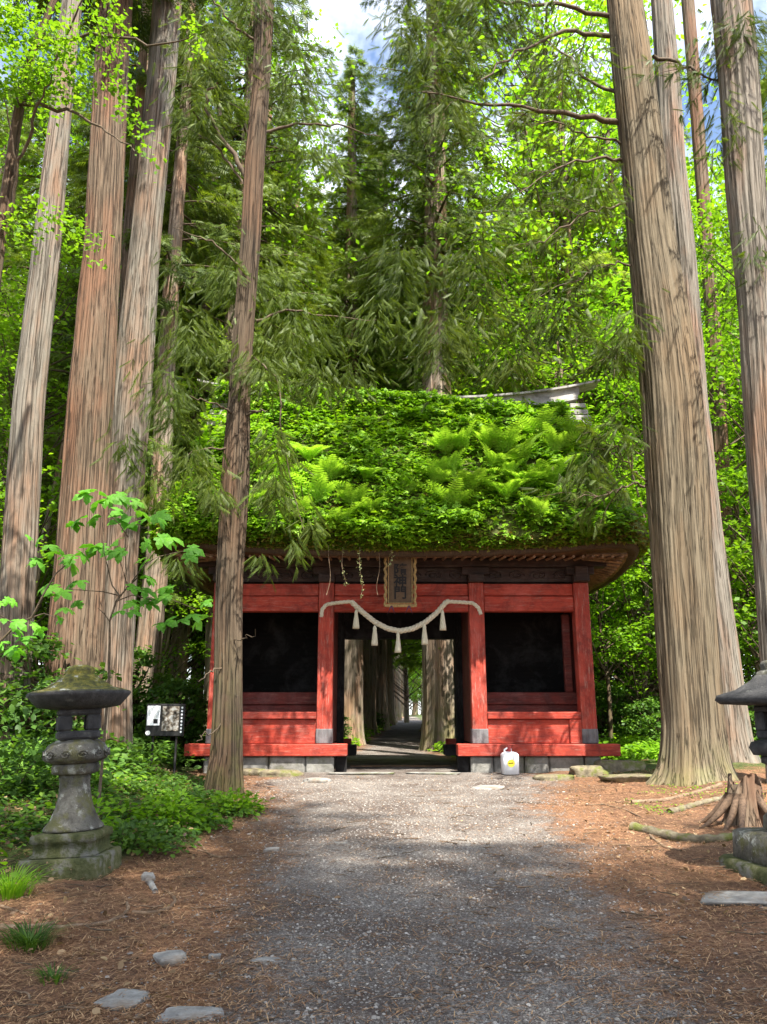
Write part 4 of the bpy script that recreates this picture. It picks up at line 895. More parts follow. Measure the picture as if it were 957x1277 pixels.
# information board
q0, q1 = P(183, 884, 13.6), P(229, 918, 13.6); bz = float(gh(q0[0] + .3, 13.6))
ib = empty('information_board', ((q0[0] + q1[0]) / 2, 13.6, bz), label='black framed information board with a white text panel among the shrubs on the left', cat='sign board')
w_ = (q1[0] - q0[0]); h0 = q1[2] - bz; h1 = q0[2] + .08 - bz
g = Geo(); g.box(-w_ / 2, w_ / 2, 0, .03, h0, h1); g.build('panel', M['blackboard'], ib, smoothf=False)
g = Geo(); g.box(-w_ / 2 + .02, -w_ / 2 + .23, -.008, -.002, h0 + .17, h1 - .03, bev=.001); o = g.build('text_sheet', M['paper'], ib, smoothf=False)
g = Geo(); r = np.random.default_rng(4)
for k in range(9):
    for l in range(16):
        if r.random() < .78 and not (k > 6 and l > 10): x_ = -w_ / 2 + .035 + k * .021; z_ = h1 - .05 - l * .0155; g.box(x_, x_ + .006, -.0115, -.0095, z_ - .008, z_, bev=0.0005)
g.box(-w_ / 2 + .13, -w_ / 2 + .2, -.0115, -.0095, h0 + .2, h0 + .27, bev=.001); g.build('small_print', M['ink'], o, smoothf=False)
g = Geo(); g.box(-w_ / 2 + .27, w_ / 2 - .09, -.008, -.002, h0 + .08, h1 - .04, bev=.001); g.build('relief_photo', M['relief'], ib, smoothf=False)
g = Geo()
for k in range(8): z_ = h1 - .06 - k * .055; a = np.linspace(0, 2 * PI, 9)[:-1]; g.add(np.stack([w_ / 2 - .045 + .016 * np.cos(a), np.full(8, -.004), z_ + .018 * np.sin(a)], -1), np.array([list(range(8))[::-1]]))
g.build('white_lettering', M['paper'], ib)
g = Geo(); a = np.linspace(0, 2 * PI, 21)[:-1]; g.add(np.stack([-w_ / 2 + .05 + .04 * np.cos(a), np.full(20, -.004), h0 + .05 + .035 * np.sin(a)], -1), np.array([list(range(20))])); g.build('round_mark', M['paper'], ib)
for s_ in (-.3, .3):
    g = Geo(); g.tube([(s_ * w_, .05, -.2), (s_ * w_, .05, h1 - .02)], .02, 6); g.build('leg', M['blackboard'], ib)

# ------------------------------------------------------------------ stone lanterns
q = P(98, 985, 7.3); lx, ly = q[0], 7.3; lz = float(gh(lx, ly)); 
def Lz(py, Y=7.3): return P(90, py, Y)[2]
la = empty('stone_lantern', (lx, ly, lz), label='old stone lantern with a wide mossy cap on the left bank of the path', cat='stone lantern')
def L_(name, prof, mat, n=48, power=2.0, wob=.006, parent=la, zz=None, rz=0):
    g = Geo(); g.lathe(prof, n, (0, 0, 0), 0, power, wob); o = g.build(name, mat, parent); o.rotation_euler = (0, 0, rz); return o
zz = {k: Lz(k) - lz for k in (1103, 1068, 1064, 1040, 1036, 1030, 1010, 990, 975, 966, 956, 952, 940, 925, 922, 884, 868, 862, 852, 842, 830)}
L_('plinth', [(0, zz[1064]), (.345, zz[1064]), (.355, zz[1068]), (.36, zz[1068] - .1), (.365, -.15), (0, -.15)], M['lantern_moss'], 80, 9, .01)
L_('base', [(0, zz[1036] + .01), (.235, zz[1036] + .01), (.285, zz[1036] - .008), (.29, zz[1040] - .03), (.265, zz[1040] - .045), (.262, zz[1064] + .03), (.285, zz[1064] + .015), (.285, zz[1064] + .003), (0, zz[1064])], M['lantern_moss'], 80, 9, .007)
L_('shaft', [(0, zz[966]), (.135, zz[966]), (.125, zz[975]), (.13, zz[990]), (.155, zz[1010] + .03), (.20, zz[1010] - .07), (.25, zz[1030]), (.255, zz[1036] + .02), (.23, zz[1036] + .011), (0, zz[1036] + .011)], M['lantern'], 48, 2.3)
L_('collar', [(0, zz[952]), (.19, zz[952]), (.20, zz[956]), (.195, zz[966] + .02), (.14, zz[966] + .002), (0, zz[966] + .002)], M['lantern'], 48, 2.6, .003)
pf = L_('platform', [(0, zz[922]), (.17, zz[922]), (.235, zz[925] - .02), (.262, zz[940] + .035), (.265, zz[940] - .035), (.245, zz[952] + .03), (.18, zz[952] + .002), (0, zz[952] + .002)], M['lantern'], 60, 2.8, .008)
g = Geo(); r = np.random.default_rng(2)
for k in range(12):
    a0 = k / 12 * 2 * PI; t = np.linspace(0, 3 * PI, 16); rr = .032 * (1 - t / 12)
    aa = a0 + rr * np.cos(t) * 1.6 / .27; rad = .268; cx, sx_ = np.cos(aa), np.sin(aa); kk_ = 1 / (np.abs(cx) ** 2.8 + np.abs(sx_) ** 2.8) ** (1 / 2.8)
    g.tube(np.stack([rad * cx * kk_, rad * sx_ * kk_, zz[940] + rr * np.sin(t) * 1.2], -1), .009, 5)
g.build('carved_band', M['lantern'], pf)
# fire box: four corner pillars, sill, head, so the openings are real
z0, z1 = zz[922], zz[884]; fb = Geo(); hw = .185
fb.box(-hw, hw, -hw, hw, z0 + .002, z0 + .075, bev=.02); fb.box(-hw, hw, -hw, hw, z1 - .055, z1, bev=.02)
for sx in (-1, 1):
    for sy in (-1, 1): fb.box(*sorted((sx * hw, sx * (hw - .125))), *sorted((sy * hw, sy * (hw - .125))), z0 + .0745, z1 - .0545, bev=.015)
o = fb.build('fire_box', M['lantern_dark'], la, smoothf=False); o.rotation_euler = (0, 0, .42)
L_('cap', [(0, zz[884] - .01), (.17, zz[884] - .008), (.36, zz[884] + .02), (.445, zz[868] + .0), (.455, zz[868] + .02), (.44, zz[862] - .005), (.34, zz[862] + .012), (.2, zz[852] + .0), (.0, zz[852] + .02)], M['lantern_dark'], 64, 2.2, .007)
o = L_('cap_moss', [(.449, zz[862] - .012), (.40, zz[862] + .008), (.30, zz[862] + .03), (.23, zz[852] + .01), (.1, zz[852] + .03), (0, zz[852] + .03)], M['capmoss'], 64, 2.2, .012)
L_('finial', [(.215, zz[852] - .01), (.20, zz[852] + .03), (.155, zz[842] - .005), (.125, zz[842] + .01), (.13, zz[842] + .035), (.11, zz[830] - .015), (.06, zz[830] + .005), (0, zz[830] + .008)], M['capmoss'], 32, 2.2, .012)
la.rotation_euler = (0, -.045, 0); la.scale = (.95, .95, 1)
# right lantern, squarer and darker
q = P(974, 890, 7.1); rx, ry = q[0], 7.1; rz_ = float(gh(rx, ry))
def Rz(py): return P(962, py, 7.1)[2] - rz_
lb = empty('stone_lantern', (rx, ry, rz_), label='dark square based stone lantern cut by the right edge of the picture', cat='stone lantern')
L_('plinth', [(0, Rz(1075)), (.46, Rz(1075)), (.485, Rz(1079)), (.49, -.12), (0, -.12)], M['lantern_moss'], 64, 9, .008, lb, rz=.1)
L_('base', [(0, Rz(1038)), (.34, Rz(1038)), (.385, Rz(1041)), (.39, Rz(1075) + .002), (0, Rz(1075) + .002)], M['lantern'], 64, 9, .006, lb, rz=.1)
L_('shaft', [(0, Rz(955)), (.14, Rz(955)), (.13, Rz(975)), (.14, Rz(1000)), (.17, Rz(1012)), (.215, Rz(1020)), (.225, Rz(1034)), (.20, Rz(1038) + .002), (0, Rz(1038) + .002)], M['lantern'], 48, 2.6, .005, lb)
L_('collar', [(0, Rz(943)), (.18, Rz(943)), (.185, Rz(952)), (.14, Rz(955) + .002), (0, Rz(955) + .002)], M['lantern_dark'], 48, 2.6, .003, lb)
L_('platform', [(0, Rz(922)), (.14, Rz(922)), (.22, Rz(926)), (.235, Rz(933)), (.21, Rz(942)), (.16, Rz(943) + .002), (0, Rz(943) + .002)], M['lantern_dark'], 60, 4, .006, lb, rz=.3)
z0, z1 = Rz(922), Rz(880); fb = Geo(); hw = .155
fb.box(-hw, hw, -hw, hw, z0 + .002, z0 + .07, bev=.015); fb.box(-hw, hw, -hw, hw, z1 - .05, z1, bev=.015)
for sx in (-1, 1):
    for sy in (-1, 1): fb.box(*sorted((sx * hw, sx * (hw - .105))), *sorted((sy * hw, sy * (hw - .105))), z0 + .0695, z1 - .0495, bev=.012)
o = fb.build('fire_box', M['lantern_dark'], lb, smoothf=False); o.rotation_euler = (0, 0, .35)
L_('cap', [(0, Rz(880)), (.16, Rz(880)), (.42, Rz(878)), (.455, Rz(873)), (.44, Rz(867)), (.30, Rz(860)), (.19, Rz(848)), (.15, Rz(842)), (0, Rz(842))], M['lantern_dark'], 64, 3.2, .005, lb, rz=.5)
L_('finial', [(.16, Rz(846)), (.14, Rz(838)), (.10, Rz(834)), (.12, Rz(829)), (.10, Rz(824)), (0, Rz(822))], M['lantern'], 32, 2.2, .012, lb)

# ------------------------------------------------------------------ sapling with large leaves behind the left lantern
def lobed_leaf():
    """broad leaf with five pointed lobes, drooping at the tips"""
    V = [(0, 0, 0)]; F = []
    lobes = [(-2.1, .45), (-1.15, .8), (0, 1.0), (1.15, .8), (2.1, .45)]
    for a, l_ in lobes:
        n0 = len(V)
        for f, wd in ((.35, .17), (.7, .22)):
            for s_ in (-1, 1):
                x, y = f * l_, s_ * wd * l_ * 1.35; V.append((x * math.cos(a) - y * math.sin(a), x * math.sin(a) + y * math.cos(a), -.28 * (f * l_) ** 2 - .03))
        V.append((l_ * .35 * math.cos(a), l_ * .35 * math.sin(a), .0)); V.append((l_ * .7 * math.cos(a), l_ * .7 * math.sin(a), -.12 * l_)); V.append((l_ * math.cos(a), l_ * math.sin(a), -.45 * l_ ** 2))
        a_, b_, c_, d_, e_, f_, t_ = range(n0, n0 + 7)
        F += [(0, a_, e_, e_), (0, e_, b_, b_), (a_, c_, f_, e_), (e_, f_, d_, b_), (c_, t_, f_, f_), (f_, t_, d_, d_)]
    V = np.array(V); F3 = [tuple(dict.fromkeys(f)) for f in F]
    T = []
    for f in F3: T += [f] if len(f) == 3 else [(f[0], f[1], f[2]), (f[0], f[2], f[3])]
    return V, np.array(T)
LB = lobed_leaf(); r = np.random.default_rng(15)
def sapling(name, Y_, stem_px, branches, leaves, label, size=.17):
    gy = P(stem_px[0][0], stem_px[0][1], Y_); base = np.array([gy[0], Y_, float(gh(gy[0], Y_)) - .05])
    rt = empty(name, tuple(base), label=label, cat='sapling'); st = [base] + [P(a, b_, Y_) for a, b_ in stem_px]
    g = Geo(); k = len(st); g.tube(np.array(st) - base, np.linspace(.016, .007, k), 6); g.build('stem', M['twig'], rt)
    for br_ in branches:
        pts = np.array([P(a, b_, Y_ - .05 + (.25 * i_ * (1 if hash((a, b_)) % 2 else -1) * .5)) for i_, (a, b_) in enumerate(br_)]) - base
        pts[0] = P(*br_[0], Y_) - base
        g = Geo(); g.tube(pts, np.linspace(.008, .003, len(pts)), 5); g.build('branch', M['twig'], rt)
    P_, D_, S_ = [], [], []
    for (a, b_, s_) in leaves:
        c_ = P(a, b_, Y_ + r.uniform(-.3, .3)) - base
        for _ in range(2):
            P_.append(c_ + r.normal(size=3) * [.04, .06, .02]); an = r.uniform(0, 2 * PI); D_.append([math.cos(an), math.sin(an) - .3, -.25 + r.normal() * .15]); S_.append(size * s_ * r.uniform(.8, 1.15))
    g = Geo(); g.scatter(*LB, np.array(P_), frames(np.array(D_), np.tile([0, -.75, .8], (len(D_), 1)) + r.normal(size=(len(D_), 3)) * .25), np.array(S_) * 1.05); g.build('leaves', M['sapleaf'], rt, smoothf=False)
sapling('broadleaf_sapling', 8.6, [(136, 850), (137, 800), (137, 775), (145, 750), (157, 735), (172, 720)],
    [[(137, 775), (130, 765), (122, 758)], [(155, 737), (158, 715), (156, 690), (157, 670)], [(150, 744), (140, 730), (134, 705), (130, 690), (129, 660), (127, 640)], [(160, 733), (150, 700), (160, 680)],
     [(150, 743), (130, 738), (105, 736), (85, 735)], [(158, 733), (175, 745), (190, 745)], [(165, 725), (180, 705), (195, 695), (215, 690), (240, 685)], [(145, 750), (165, 742), (195, 750), (215, 748), (245, 760)], [(160, 670), (150, 655), (135, 640)]],
    [(110, 617, 1), (132, 618, 1.1), (150, 617, 1.1), (122, 622, 1), (100, 650, 1.1), (120, 648, 1), (160, 648, 1.1), (175, 640, 1), (150, 640, 1), (165, 655, 1.1), (200, 645, 1.1), (88, 700, 1.1), (105, 690, 1.1), (120, 680, 1.1), (150, 690, 1), (140, 682, .9), (60, 680, 1), (50, 700, 1), (70, 690, .9), (60, 730, 1),
     (75, 740, 1), (95, 728, .9), (85, 755, .8), (100, 752, .8), (200, 668, 1), (215, 670, 1), (185, 678, .9), (235, 683, 1.1), (245, 690, .9), (175, 700, .9), (170, 732, 1), (190, 725, 1), (205, 735, 1), (155, 760, .9), (170, 752, 1), (190, 748, 1), (205, 775, 1), (220, 775, 1), (245, 770, 1), (255, 748, .7), (215, 745, .9), (45, 668, .8), (165, 620, .8)],
    'young sapling with large drooping lobed leaves behind the left stone lantern', .155)
sapling('broadleaf_sapling', 8.2, [(-25, 880), (-10, 830), (0, 800), (20, 780), (40, 770), (55, 740), (70, 715), (82, 705)], [[(20, 780), (5, 770), (-5, 765)], [(40, 770), (55, 765), (70, 770)]],
    [(5, 785, 1.1), (25, 795, 1), (15, 805, .9), (0, 750, 1.1), (55, 790, .7), (40, 780, .8), (15, 775, .8), (70, 770, .6), (-5, 800, 1), (10, 745, .7)],
    'pale stemmed sapling reaching in from the left edge of the picture', .15)

# ------------------------------------------------------------------ ground plants, litter, stones
HERB = (np.array([(0, 0, 0), (.35, -.28, .06), (.75, -.25, .02), (1, 0, -.1), (.75, .25, .02), (.35, .28, .06), (.5, 0, .0)]), np.array([(0, 1, 6), (1, 2, 6), (2, 3, 6), (3, 4, 6), (4, 5, 6), (5, 0, 6)]))
def herbs(name, n, x0, x1, y0, y1, dens, hmax, size, mat, label, cat, seed, tm=HERB, clump=.10):
    r_ = np.random.default_rng(seed); x = r_.uniform(x0, x1, n); y = r_.uniform(y0, y1, n); k = r_.random(n) < dens(x, y); x, y = x[k], y[k]
    m_ = 5; x = np.repeat(x, m_); y = np.repeat(y, m_); a = r_.uniform(0, 2 * PI, len(x)); rr = clump * r_.uniform(.1, 1, len(x)); x = x + rr * np.cos(a); y = y + rr * np.sin(a)
    H_ = hmax * smooth(.5 + .5 * n2(x, y, 1.8, seed)) * r_.uniform(.2, 1, len(x)) + .015
    p = np.stack([x, y, gh(x, y) + H_], -1); d = np.stack([np.cos(a), np.sin(a), r_.normal(size=len(x)) * .3 - .15], -1)
    g = Geo(); g.scatter(*tm, p, frames(d, np.tile([0, -.1, 1.], (len(d), 1)) + r_.normal(size=(len(d), 3)) * .3), size * r_.uniform(.5, 1.35, len(x)))
    return tag(g.build(name, mat), label, cat, kind='stuff')
le = left_edge
herbs('ground_cover', 9500, -6.5, -1.3, 6.9, 13.5, lambda x, y: (np.hypot(x - lx, y - ly) > .62) * ((y > ly) | (np.abs(x - lx) > .5)) * smooth((le(y) - x + .15 + .3 * n2(x, y, 3, 61)) / .4) * np.clip(.45 + 1.0 * n2(x, y, 2.6, 62), .04, 1), .20, .066, M['herb'], 'leafy green herbs covering the bank around the left lantern', 'ground cover', 60)
herbs('bright_ground_cover', 3000, -5.5, -1.5, 6.5, 12.5, lambda x, y: smooth((le(y) - x + .0) / .3) * (np.hypot(x - lx, y - ly) > .6) * smooth(.1 + n2(x, y, 2.8, 72)), .26, .085, M['broad'], 'scattered brighter broad leaved herbs on the left bank', 'ground cover', 70)
herbs('left_corner_plants', 900, -4.5, -2.7, 5.0, 6.9, lambda x, y: smooth((le(y) - x - .2) / .3) * smooth(.1 + 1.5 * n2(x, y, 3, 75)), .2, .07, M['broad'], 'bright herbs in the left foreground corner', 'ground cover', 73)
herbs('forest_undergrowth', 26000, -16, 15, 17.5, 60, lambda x, y: smooth((np.abs(x - path_c(y)) - path_w(y) - .15) / .4), .5, .17, M['broad'], 'bright green undergrowth beside the path beyond the gate', 'undergrowth', 80, clump=.25)
herbs('left_undergrowth', 7000, -14, -3.2, 9, 18.5, lambda x, y: smooth((-3.3 - x) / .6), .75, .12, M['herb'], 'mixed undergrowth on the forest floor left of the gate', 'undergrowth', 81, clump=.2)
herbs('right_undergrowth', 6000, 4.3, 14, 15.5, 20, lambda x, y: smooth((x - 4.4) / .5), .5, .10, M['broad'], 'bright undergrowth right of the gate', 'undergrowth', 82, clump=.2)
dl = leafmat('dead_leaf', (.06, .035, .02), (.20, .12, .06), (.42, .30, .16), .15, patch=.2, scale=2)
r_ = np.random.default_rng(66); n = 16000; x = r_.uniform(-7, 5.2, n); y = r_.uniform(4.2, 14.4, n); k = r_.random(n) < np.clip(.25 + grass_mask(x, y) - 1.1 * wrap_mask(x, y), .01, 1); x, y = x[k], y[k]; n = len(x)
g = Geo(); g.scatter(*HERB, np.stack([x, y, gh(x, y) + r_.random(n) ** 2 * .1 * (x < left_edge(y)) + .015], -1), frames(r_.normal(size=(n, 3)) * [1, 1, .35], np.tile([0, 0, 1.], (n, 1)) + r_.normal(size=(n, 3)) * .5), r_.uniform(.02, .065, n)); tag(g.build('dead_leaves', dl), 'dry brown dead leaves between the herbs on the banks', 'dead leaves', kind='stuff')
# shrub at the slender cedar's foot, grass tufts
def tuft(px, py, Y_, n, h, label, seed, mat, wsp=.16):
    q = P(px, py, Y_); r_ = np.random.default_rng(seed); b0 = np.array([q[0], Y_, float(gh(q[0], Y_))]); g = Geo()
    for k in range(n):
        a = r_.uniform(0, 2 * PI); l_ = h * r_.uniform(.5, 1.2); s_ = r_.uniform(0, wsp); t = np.linspace(0, 1, 5)[:, None]
        o_ = np.array([math.cos(a) * s_, math.sin(a) * s_, 0]); dr = np.array([math.cos(a), math.sin(a), 0]); c = o_ + dr * l_ * .8 * t ** 1.6 + np.array([0, 0, l_]) * (t - .45 * t ** 2.5)
        sd = np.array([-math.sin(a), math.cos(a), 0]) * .005 * (1 - t * .85); V = np.concatenate([c - sd, c + sd]); g.add(V, [(i_, i_ + 1, i_ + 6, i_ + 5) for i_ in range(4)])
    o = g.build('grass_tuft', mat); o.location = b0; return tag(o, label, 'grass')
tuft(36, 1186, 5.35, 240, .2, 'dark green grass tuft at the left edge of the foreground', 5, M['herb'], .13)
tuft(12, 1115, 6.4, 200, .28, 'bright fine leaved tuft left of the lantern plinth', 6, M['broad'], .16)
tuft(64, 1250, 4.75, 60, .1, 'small sparse tuft near the lower left corner', 7, M['herb'], .08)
def bush(px, py, Y_, rad, h, n, size, mat, label, seed, parts=True):
    q = P(px, py, Y_); r_ = np.random.default_rng(seed); b0 = (q[0], Y_, float(gh(q[0], Y_))); rt = empty('low_shrub', b0, label=label, cat='shrub')
    p = r_.normal(size=(n, 3)); p /= np.linalg.norm(p, axis=1)[:, None]; p = p * (r_.random(n) ** .4)[:, None] * [rad, rad, h]; p[:, 2] = np.abs(p[:, 2]) * 1.0 + .03
    d = p * [1, 1, .2] + r_.normal(size=(n, 3)) * .2 * rad; g = Geo(); g.scatter(*HERB, p, frames(d, np.tile([0, -.1, 1.], (n, 1)) + r_.normal(size=(n, 3)) * .35), size * r_.uniform(.6, 1.3, n)); g.build('leaves', mat, rt)
    g = Geo()
    for k in range(7): a = k * .9; g.tube([(0, 0, -.02), (rad * .4 * math.cos(a), rad * .4 * math.sin(a), h * .5)], .006, 4)
    g.build('stems', M['twig'], rt)
bush(293, 1022, 10.2, .34, .26, 420, .075, M['broad'], 'low leafy shrub at the foot of the slender dark cedar', 3)
bush(160, 1068, 8.0, .4, .22, 380, .07, M['herb'], 'low shrub right behind the left lantern plinth', 4)
bush(215, 1030, 9.2, .45, .28, 420, .08, M['broad'], 'low bright shrub on the bank between lantern and slender cedar', 8)
bush(115, 990, 8.2, .3, .4, 200, .08, M['broad'], 'small leafy shrub just behind the left lantern shaft', 9)
bush(20, 930, 9.5, .7, .9, 700, .10, M['herb'], 'tall leafy shrub at the left edge behind the lantern', 10)

# fallen needles and twigs
r = np.random.default_rng(21)
n = 230000; y = 3.3 + 11.2 * r.random(n) ** 1.6; x = r.uniform(-1, 1, n) * (1.2 + y * .55); pm = wrap_mask(x, y); k = r.random(n) < (1 - pm * .72) * np.clip(.72 + .9 * n2(x, y, 1.8, 90), .12, 1); x, y = x[k], y[k]; n = len(x)
a = r.uniform(0, PI, n); Ln = r.uniform(.02, .085, n) * np.where(r.random(n) < .03, 2.2, 1); Wd = Ln * 0 + r.uniform(.0022, .0055, n)
NT = (np.array([(-.5, -.5, 0), (0, -.5, .25), (.5, -.3, 0), (.5, .3, 0.02), (0, .5, .27), (-.5, .5, .02)]), np.array([(0, 1, 4, 5), (1, 2, 3, 4)]))
g = Geo(); g.scatter(*NT, np.stack([x, y, gh(x, y) + .008 + r.random(n) * .012], -1), frames(np.stack([np.cos(a), np.sin(a), r.normal(size=n) * .12], -1)), np.stack([Ln, Wd, Ln * .15], -1))
needle = leafmat('fallen_needle', (.06, .028, .016), (.28, .14, .07), (.60, .39, .21), .1, patch=.15, scale=2)
tag(g.build('fallen_needles', needle), 'brown fallen cedar needles and twiglets strewn over the ground', 'needle litter', kind='stuff')
n = 900; y = 3.6 + 9 * r.random(n) ** 1.5; x = r.uniform(-1, 1, n) * (1 + y * .5); g = Geo()
for k in range(n):
    if r.random() < wrap_mask(x[k], y[k]) * .6: continue
    a = r.uniform(0, PI); l_ = r.uniform(.08, .3); t = np.linspace(-.5, .5, 6); bw = r.normal() * .12
    xx = x[k] + l_ * (t * math.cos(a) - bw * 4 * t * t * math.sin(a)); yy = y[k] + l_ * (t * math.sin(a) + bw * 4 * t * t * math.cos(a)); zz_ = gh(xx, yy).max() + .006 + 0 * xx
    g.tube(np.stack([xx, yy, zz_ + .01 * r.random(6)], -1), np.linspace(.0045, .002, 6) * r.uniform(.6, 1.5), 4, 0 if r.random() < .5 else 1)
tag(g.build('fallen_twigs', [M['root'], M['twig']]), 'thin dry twigs scattered over path edges', 'twigs', kind='stuff')
# gravel
n = 90000; y = 3.3 + 10.5 * r.random(n) ** 1.5; x = path_c(y) + r.uniform(-1, 1, n) * (path_w(y) + .8); k = r.random(n) < wrap_mask(x, y) * np.clip(.8 + .5 * n2(x, y, 1.2, 95), .1, 1) + .05; x, y = x[k], y[k]; n = len(x)
OC = (np.array([(1, 0, 0), (.2, .9, .1), (-.9, .3, 0), (-.3, -1, .05), (0, 0, .7), (.5, -.5, .5), (-.4, .4, .55)]), np.array([(0, 1, 4), (1, 6, 4), (1, 2, 6), (2, 3, 4), (2, 4, 6), (3, 5, 4), (3, 0, 5), (0, 4, 5)]))
sz = r.gamma(2.2, .0023, n).clip(.0025, .018)
mg, t_, b_ = newmat('gravel_stone'); gg = t_.nodes.new('ShaderNodeNewGeometry'); rr = t_.nodes.new('ShaderNodeValToRGB'); ramp(rr, [(0, (.10, .085, .075)), (.5, (.22, .195, .17)), (.9, (.31, .28, .245)), (1, (.42, .385, .34))]); t_.links.new(gg.outputs['Random Per Island'], rr.inputs[0]); t_.links.new(rr.outputs[0], b_.inputs['Base Color']); b_.inputs['Roughness'].default_value = .8
g = Geo(); a = r.uniform(0, 6.28, n); g.scatter(*OC, np.stack([x, y, gh(x, y) + .005], -1), frames(np.stack([np.cos(a), np.sin(a), r.normal(size=n) * .2], -1)), sz); tag(g.build('gravel', mg, smoothf=False), 'grey crushed gravel covering the middle of the path', 'gravel', kind='stuff')
n = 450; y = 3.6 + 9 * r.random(n) ** 1.4; x = r.uniform(-1, 1, n) * (1 + y * .5); sz = r.uniform(.012, .03, n); a = r.uniform(0, 6.28, n)
g = Geo(); g.scatter(*OC, np.stack([x, y, gh(x, y)], -1), frames(np.stack([np.cos(a), np.sin(a), 0 * a], -1)), np.stack([sz, sz * .8, sz * .5], -1)); tag(g.build('pebbles', mg), 'pale pebbles scattered on the path edges', 'pebbles', kind='stuff')

def stone(px, py, Y_, a_, b__, h, label, seed, mat, name='stone', cat='stone', sink=.42):
    q = P(px, py, Y_); r_ = np.random.default_rng(seed); nu, nv = 26, 12; u = np.linspace(0, 2 * PI, nu, endpoint=False); v_ = np.linspace(-PI / 2, PI / 2, nv)
    U_, V_ = np.meshgrid(u, v_); dv = np.stack([np.cos(V_) * np.cos(U_), np.cos(V_) * np.sin(U_), np.sin(V_)], -1); nn_ = np.sign(dv) * np.abs(dv) ** .5
    p = nn_ * (1 + .20 * n3(dv.reshape(-1, 3), 1.3, seed).reshape(nv, nu, 1) + .05 * n3(dv.reshape(-1, 3), 5, seed + 9).reshape(nv, nu, 1)) * [a_, b__, h]
    i = np.arange(nv - 1)[:, None] * nu; j = np.arange(nu)[None]; F = np.stack([i + j, i + (j + 1) % nu, i + nu + (j + 1) % nu, i + nu + j], -1).reshape(-1, 4)
    g = Geo(); g.add(p, F); o = g.build(name, mat); o.location = (q[0], Y_, float(gh(q[0], Y_)) + h * (1 - sink * 2)); o.rotation_euler = (0, 0, r_.uniform(-.4, .4)); return tag(o, label, cat)
# depths along the foreground from the slope of the ground
def gd(px, py):
    best = 0
    for Y_ in np.arange(3.5, 15, .02):
        q = P(px, py, Y_)
        if q[2] < gh(q[0], Y_): return Y_
    return 15
for (px, py, w_, d_, h_, lab, mt) in [(215, 1198, .085, .10, .03, 'flat grey paving stone set in needle litter on the left foreground', 'rock'), (332, 1202, .075, .04, .02, 'small pale sliver of stone on the left side of the gravel', 'rock'), (240, 1268, .14, .07, .025, 'long flat stone at the bottom edge of the photo', 'rock'),
        (155, 1250, .11, .12, .02, 'dusty stone half buried in brown litter near the lower left', 'rock'), (338, 1062, .07, .04, .03, 'small pale stone on the left path edge', 'rock'), (268, 1195, .03, .02, .02, 'tiny pale pebble right of the flat grey paving stone', 'rock'), (425, 1052, .06, .03, .012, 'flat sliver of stone in the middle of the gravel', 'rock'), (612, 983, .22, .22, .03, 'flat grey slab lying before the canister', 'rock'),
        (395, 975, .18, .2, .05, 'pale flat rock before the left foundation', 'rock'), (352, 968, .3, .2, .08, 'mossy rock below the left bay of the gate', 'mossrock'), (318, 966, .2, .2, .08, 'small mossy rock right of the slender cedar', 'mossrock'), (735, 968, .32, .2, .13, 'dark rounded rock below the right end of the sill', 'mossrock'), (775, 955, .35, .3, .16, 'yellow mossy boulder right of the gate', 'mossrock'),
        (690, 972, .3, .2, .07, 'low mossy rock right of the canister', 'mossrock'), (795, 972, .5, .25, .07, 'long low mossy slab between gate and massive cedar', 'mossrock'), (950, 1125, .4, .22, .04, 'flat pale stone before the right lantern', 'rock'), (186, 1098, .05, .04, .05, 'small grey rock right of the left lantern plinth', 'rock'), (450, 966, .5, .12, .03, 'worn stone step edge left of the entrance', 'stone'), (545, 966, .45, .12, .03, 'worn stone step edge right of the entrance', 'stone')]:
    Yd = min(gd(px, py), 14.75); stone(px, py, Yd, w_ * 1.05, d_, h_, lab, hash(lab) % 1 + int(px), M[mt])
# roots and fallen branches
def stick(rows, r0, r1, label, mat, name='fallen_branch', cat='fallen branch', lift=0):
    pts = []
    for (px, py) in rows: Yd = gd(px, py); q = P(px, py, Yd); pts.append([q[0], Yd, float(gh(q[0], Yd)) + r0 * .35 + lift])
    pts = np.array(pts); b0 = pts[0].copy(); tt = np.linspace(0, 1, 26); s = np.linspace(0, 1, len(pts)); q = np.stack([np.interp(tt, s, pts[:, k]) for k in range(3)], -1)
    for _ in range(3): q[1:-1] = (q[:-2] + 2 * q[1:-1] + q[2:]) / 4
    g = Geo(); rr = np.linspace(r0, r1, 26) * (1 + .15 * np.sin(tt * 40)); g.tube(q - b0, rr, 8); o = g.build(name, mat); o.location = b0; return tag(o, label, cat)
stick([(60, 1160), (95, 1158), (130, 1155), (155, 1143), (161, 1133), (158, 1128)], .016, .011, 'curved pale root hooking upward left of the path', M['root'], 'exposed_root', 'root')
stick([(165, 1140), (190, 1140), (212, 1134), (220, 1124), (214, 1116), (205, 1112)], .015, .009, 'second pale root hooking round right of the first', M['root'], 'exposed_root', 'root')
stick([(0, 1160), (25, 1160), (50, 1157), (68, 1153)], .024, .012, 'thick straight root at the left edge of the foreground', M['root'], 'exposed_root', 'root')
stick([(-5, 1130), (15, 1136), (35, 1142)], .014, .008, 'thin sunlit root at the left edge under the bright tuft', M['root'], 'exposed_root', 'root')
stick([(180, 1095), (188, 1104), (194, 1114)], .028, .02, 'short grey mossy branch stub beside the left lantern', M['rock'])
stick([(248, 1052), (260, 1066), (272, 1070), (310, 1068)], .012, .006, 'thin bent root at the foot of the left bank', M['root'], 'exposed_root', 'root')
stick([(262, 1048), (275, 1043), (290, 1046)], .012, .006, 'small arched root above the thin bent root', M['root'], 'exposed_root', 'root')
stick([(788, 1034), (820, 1042), (860, 1050), (895, 1050), (922, 1046)], .055, .045, 'mossy fallen log lying left of the right lantern', M['mossrock'], 'fallen_log', 'log')
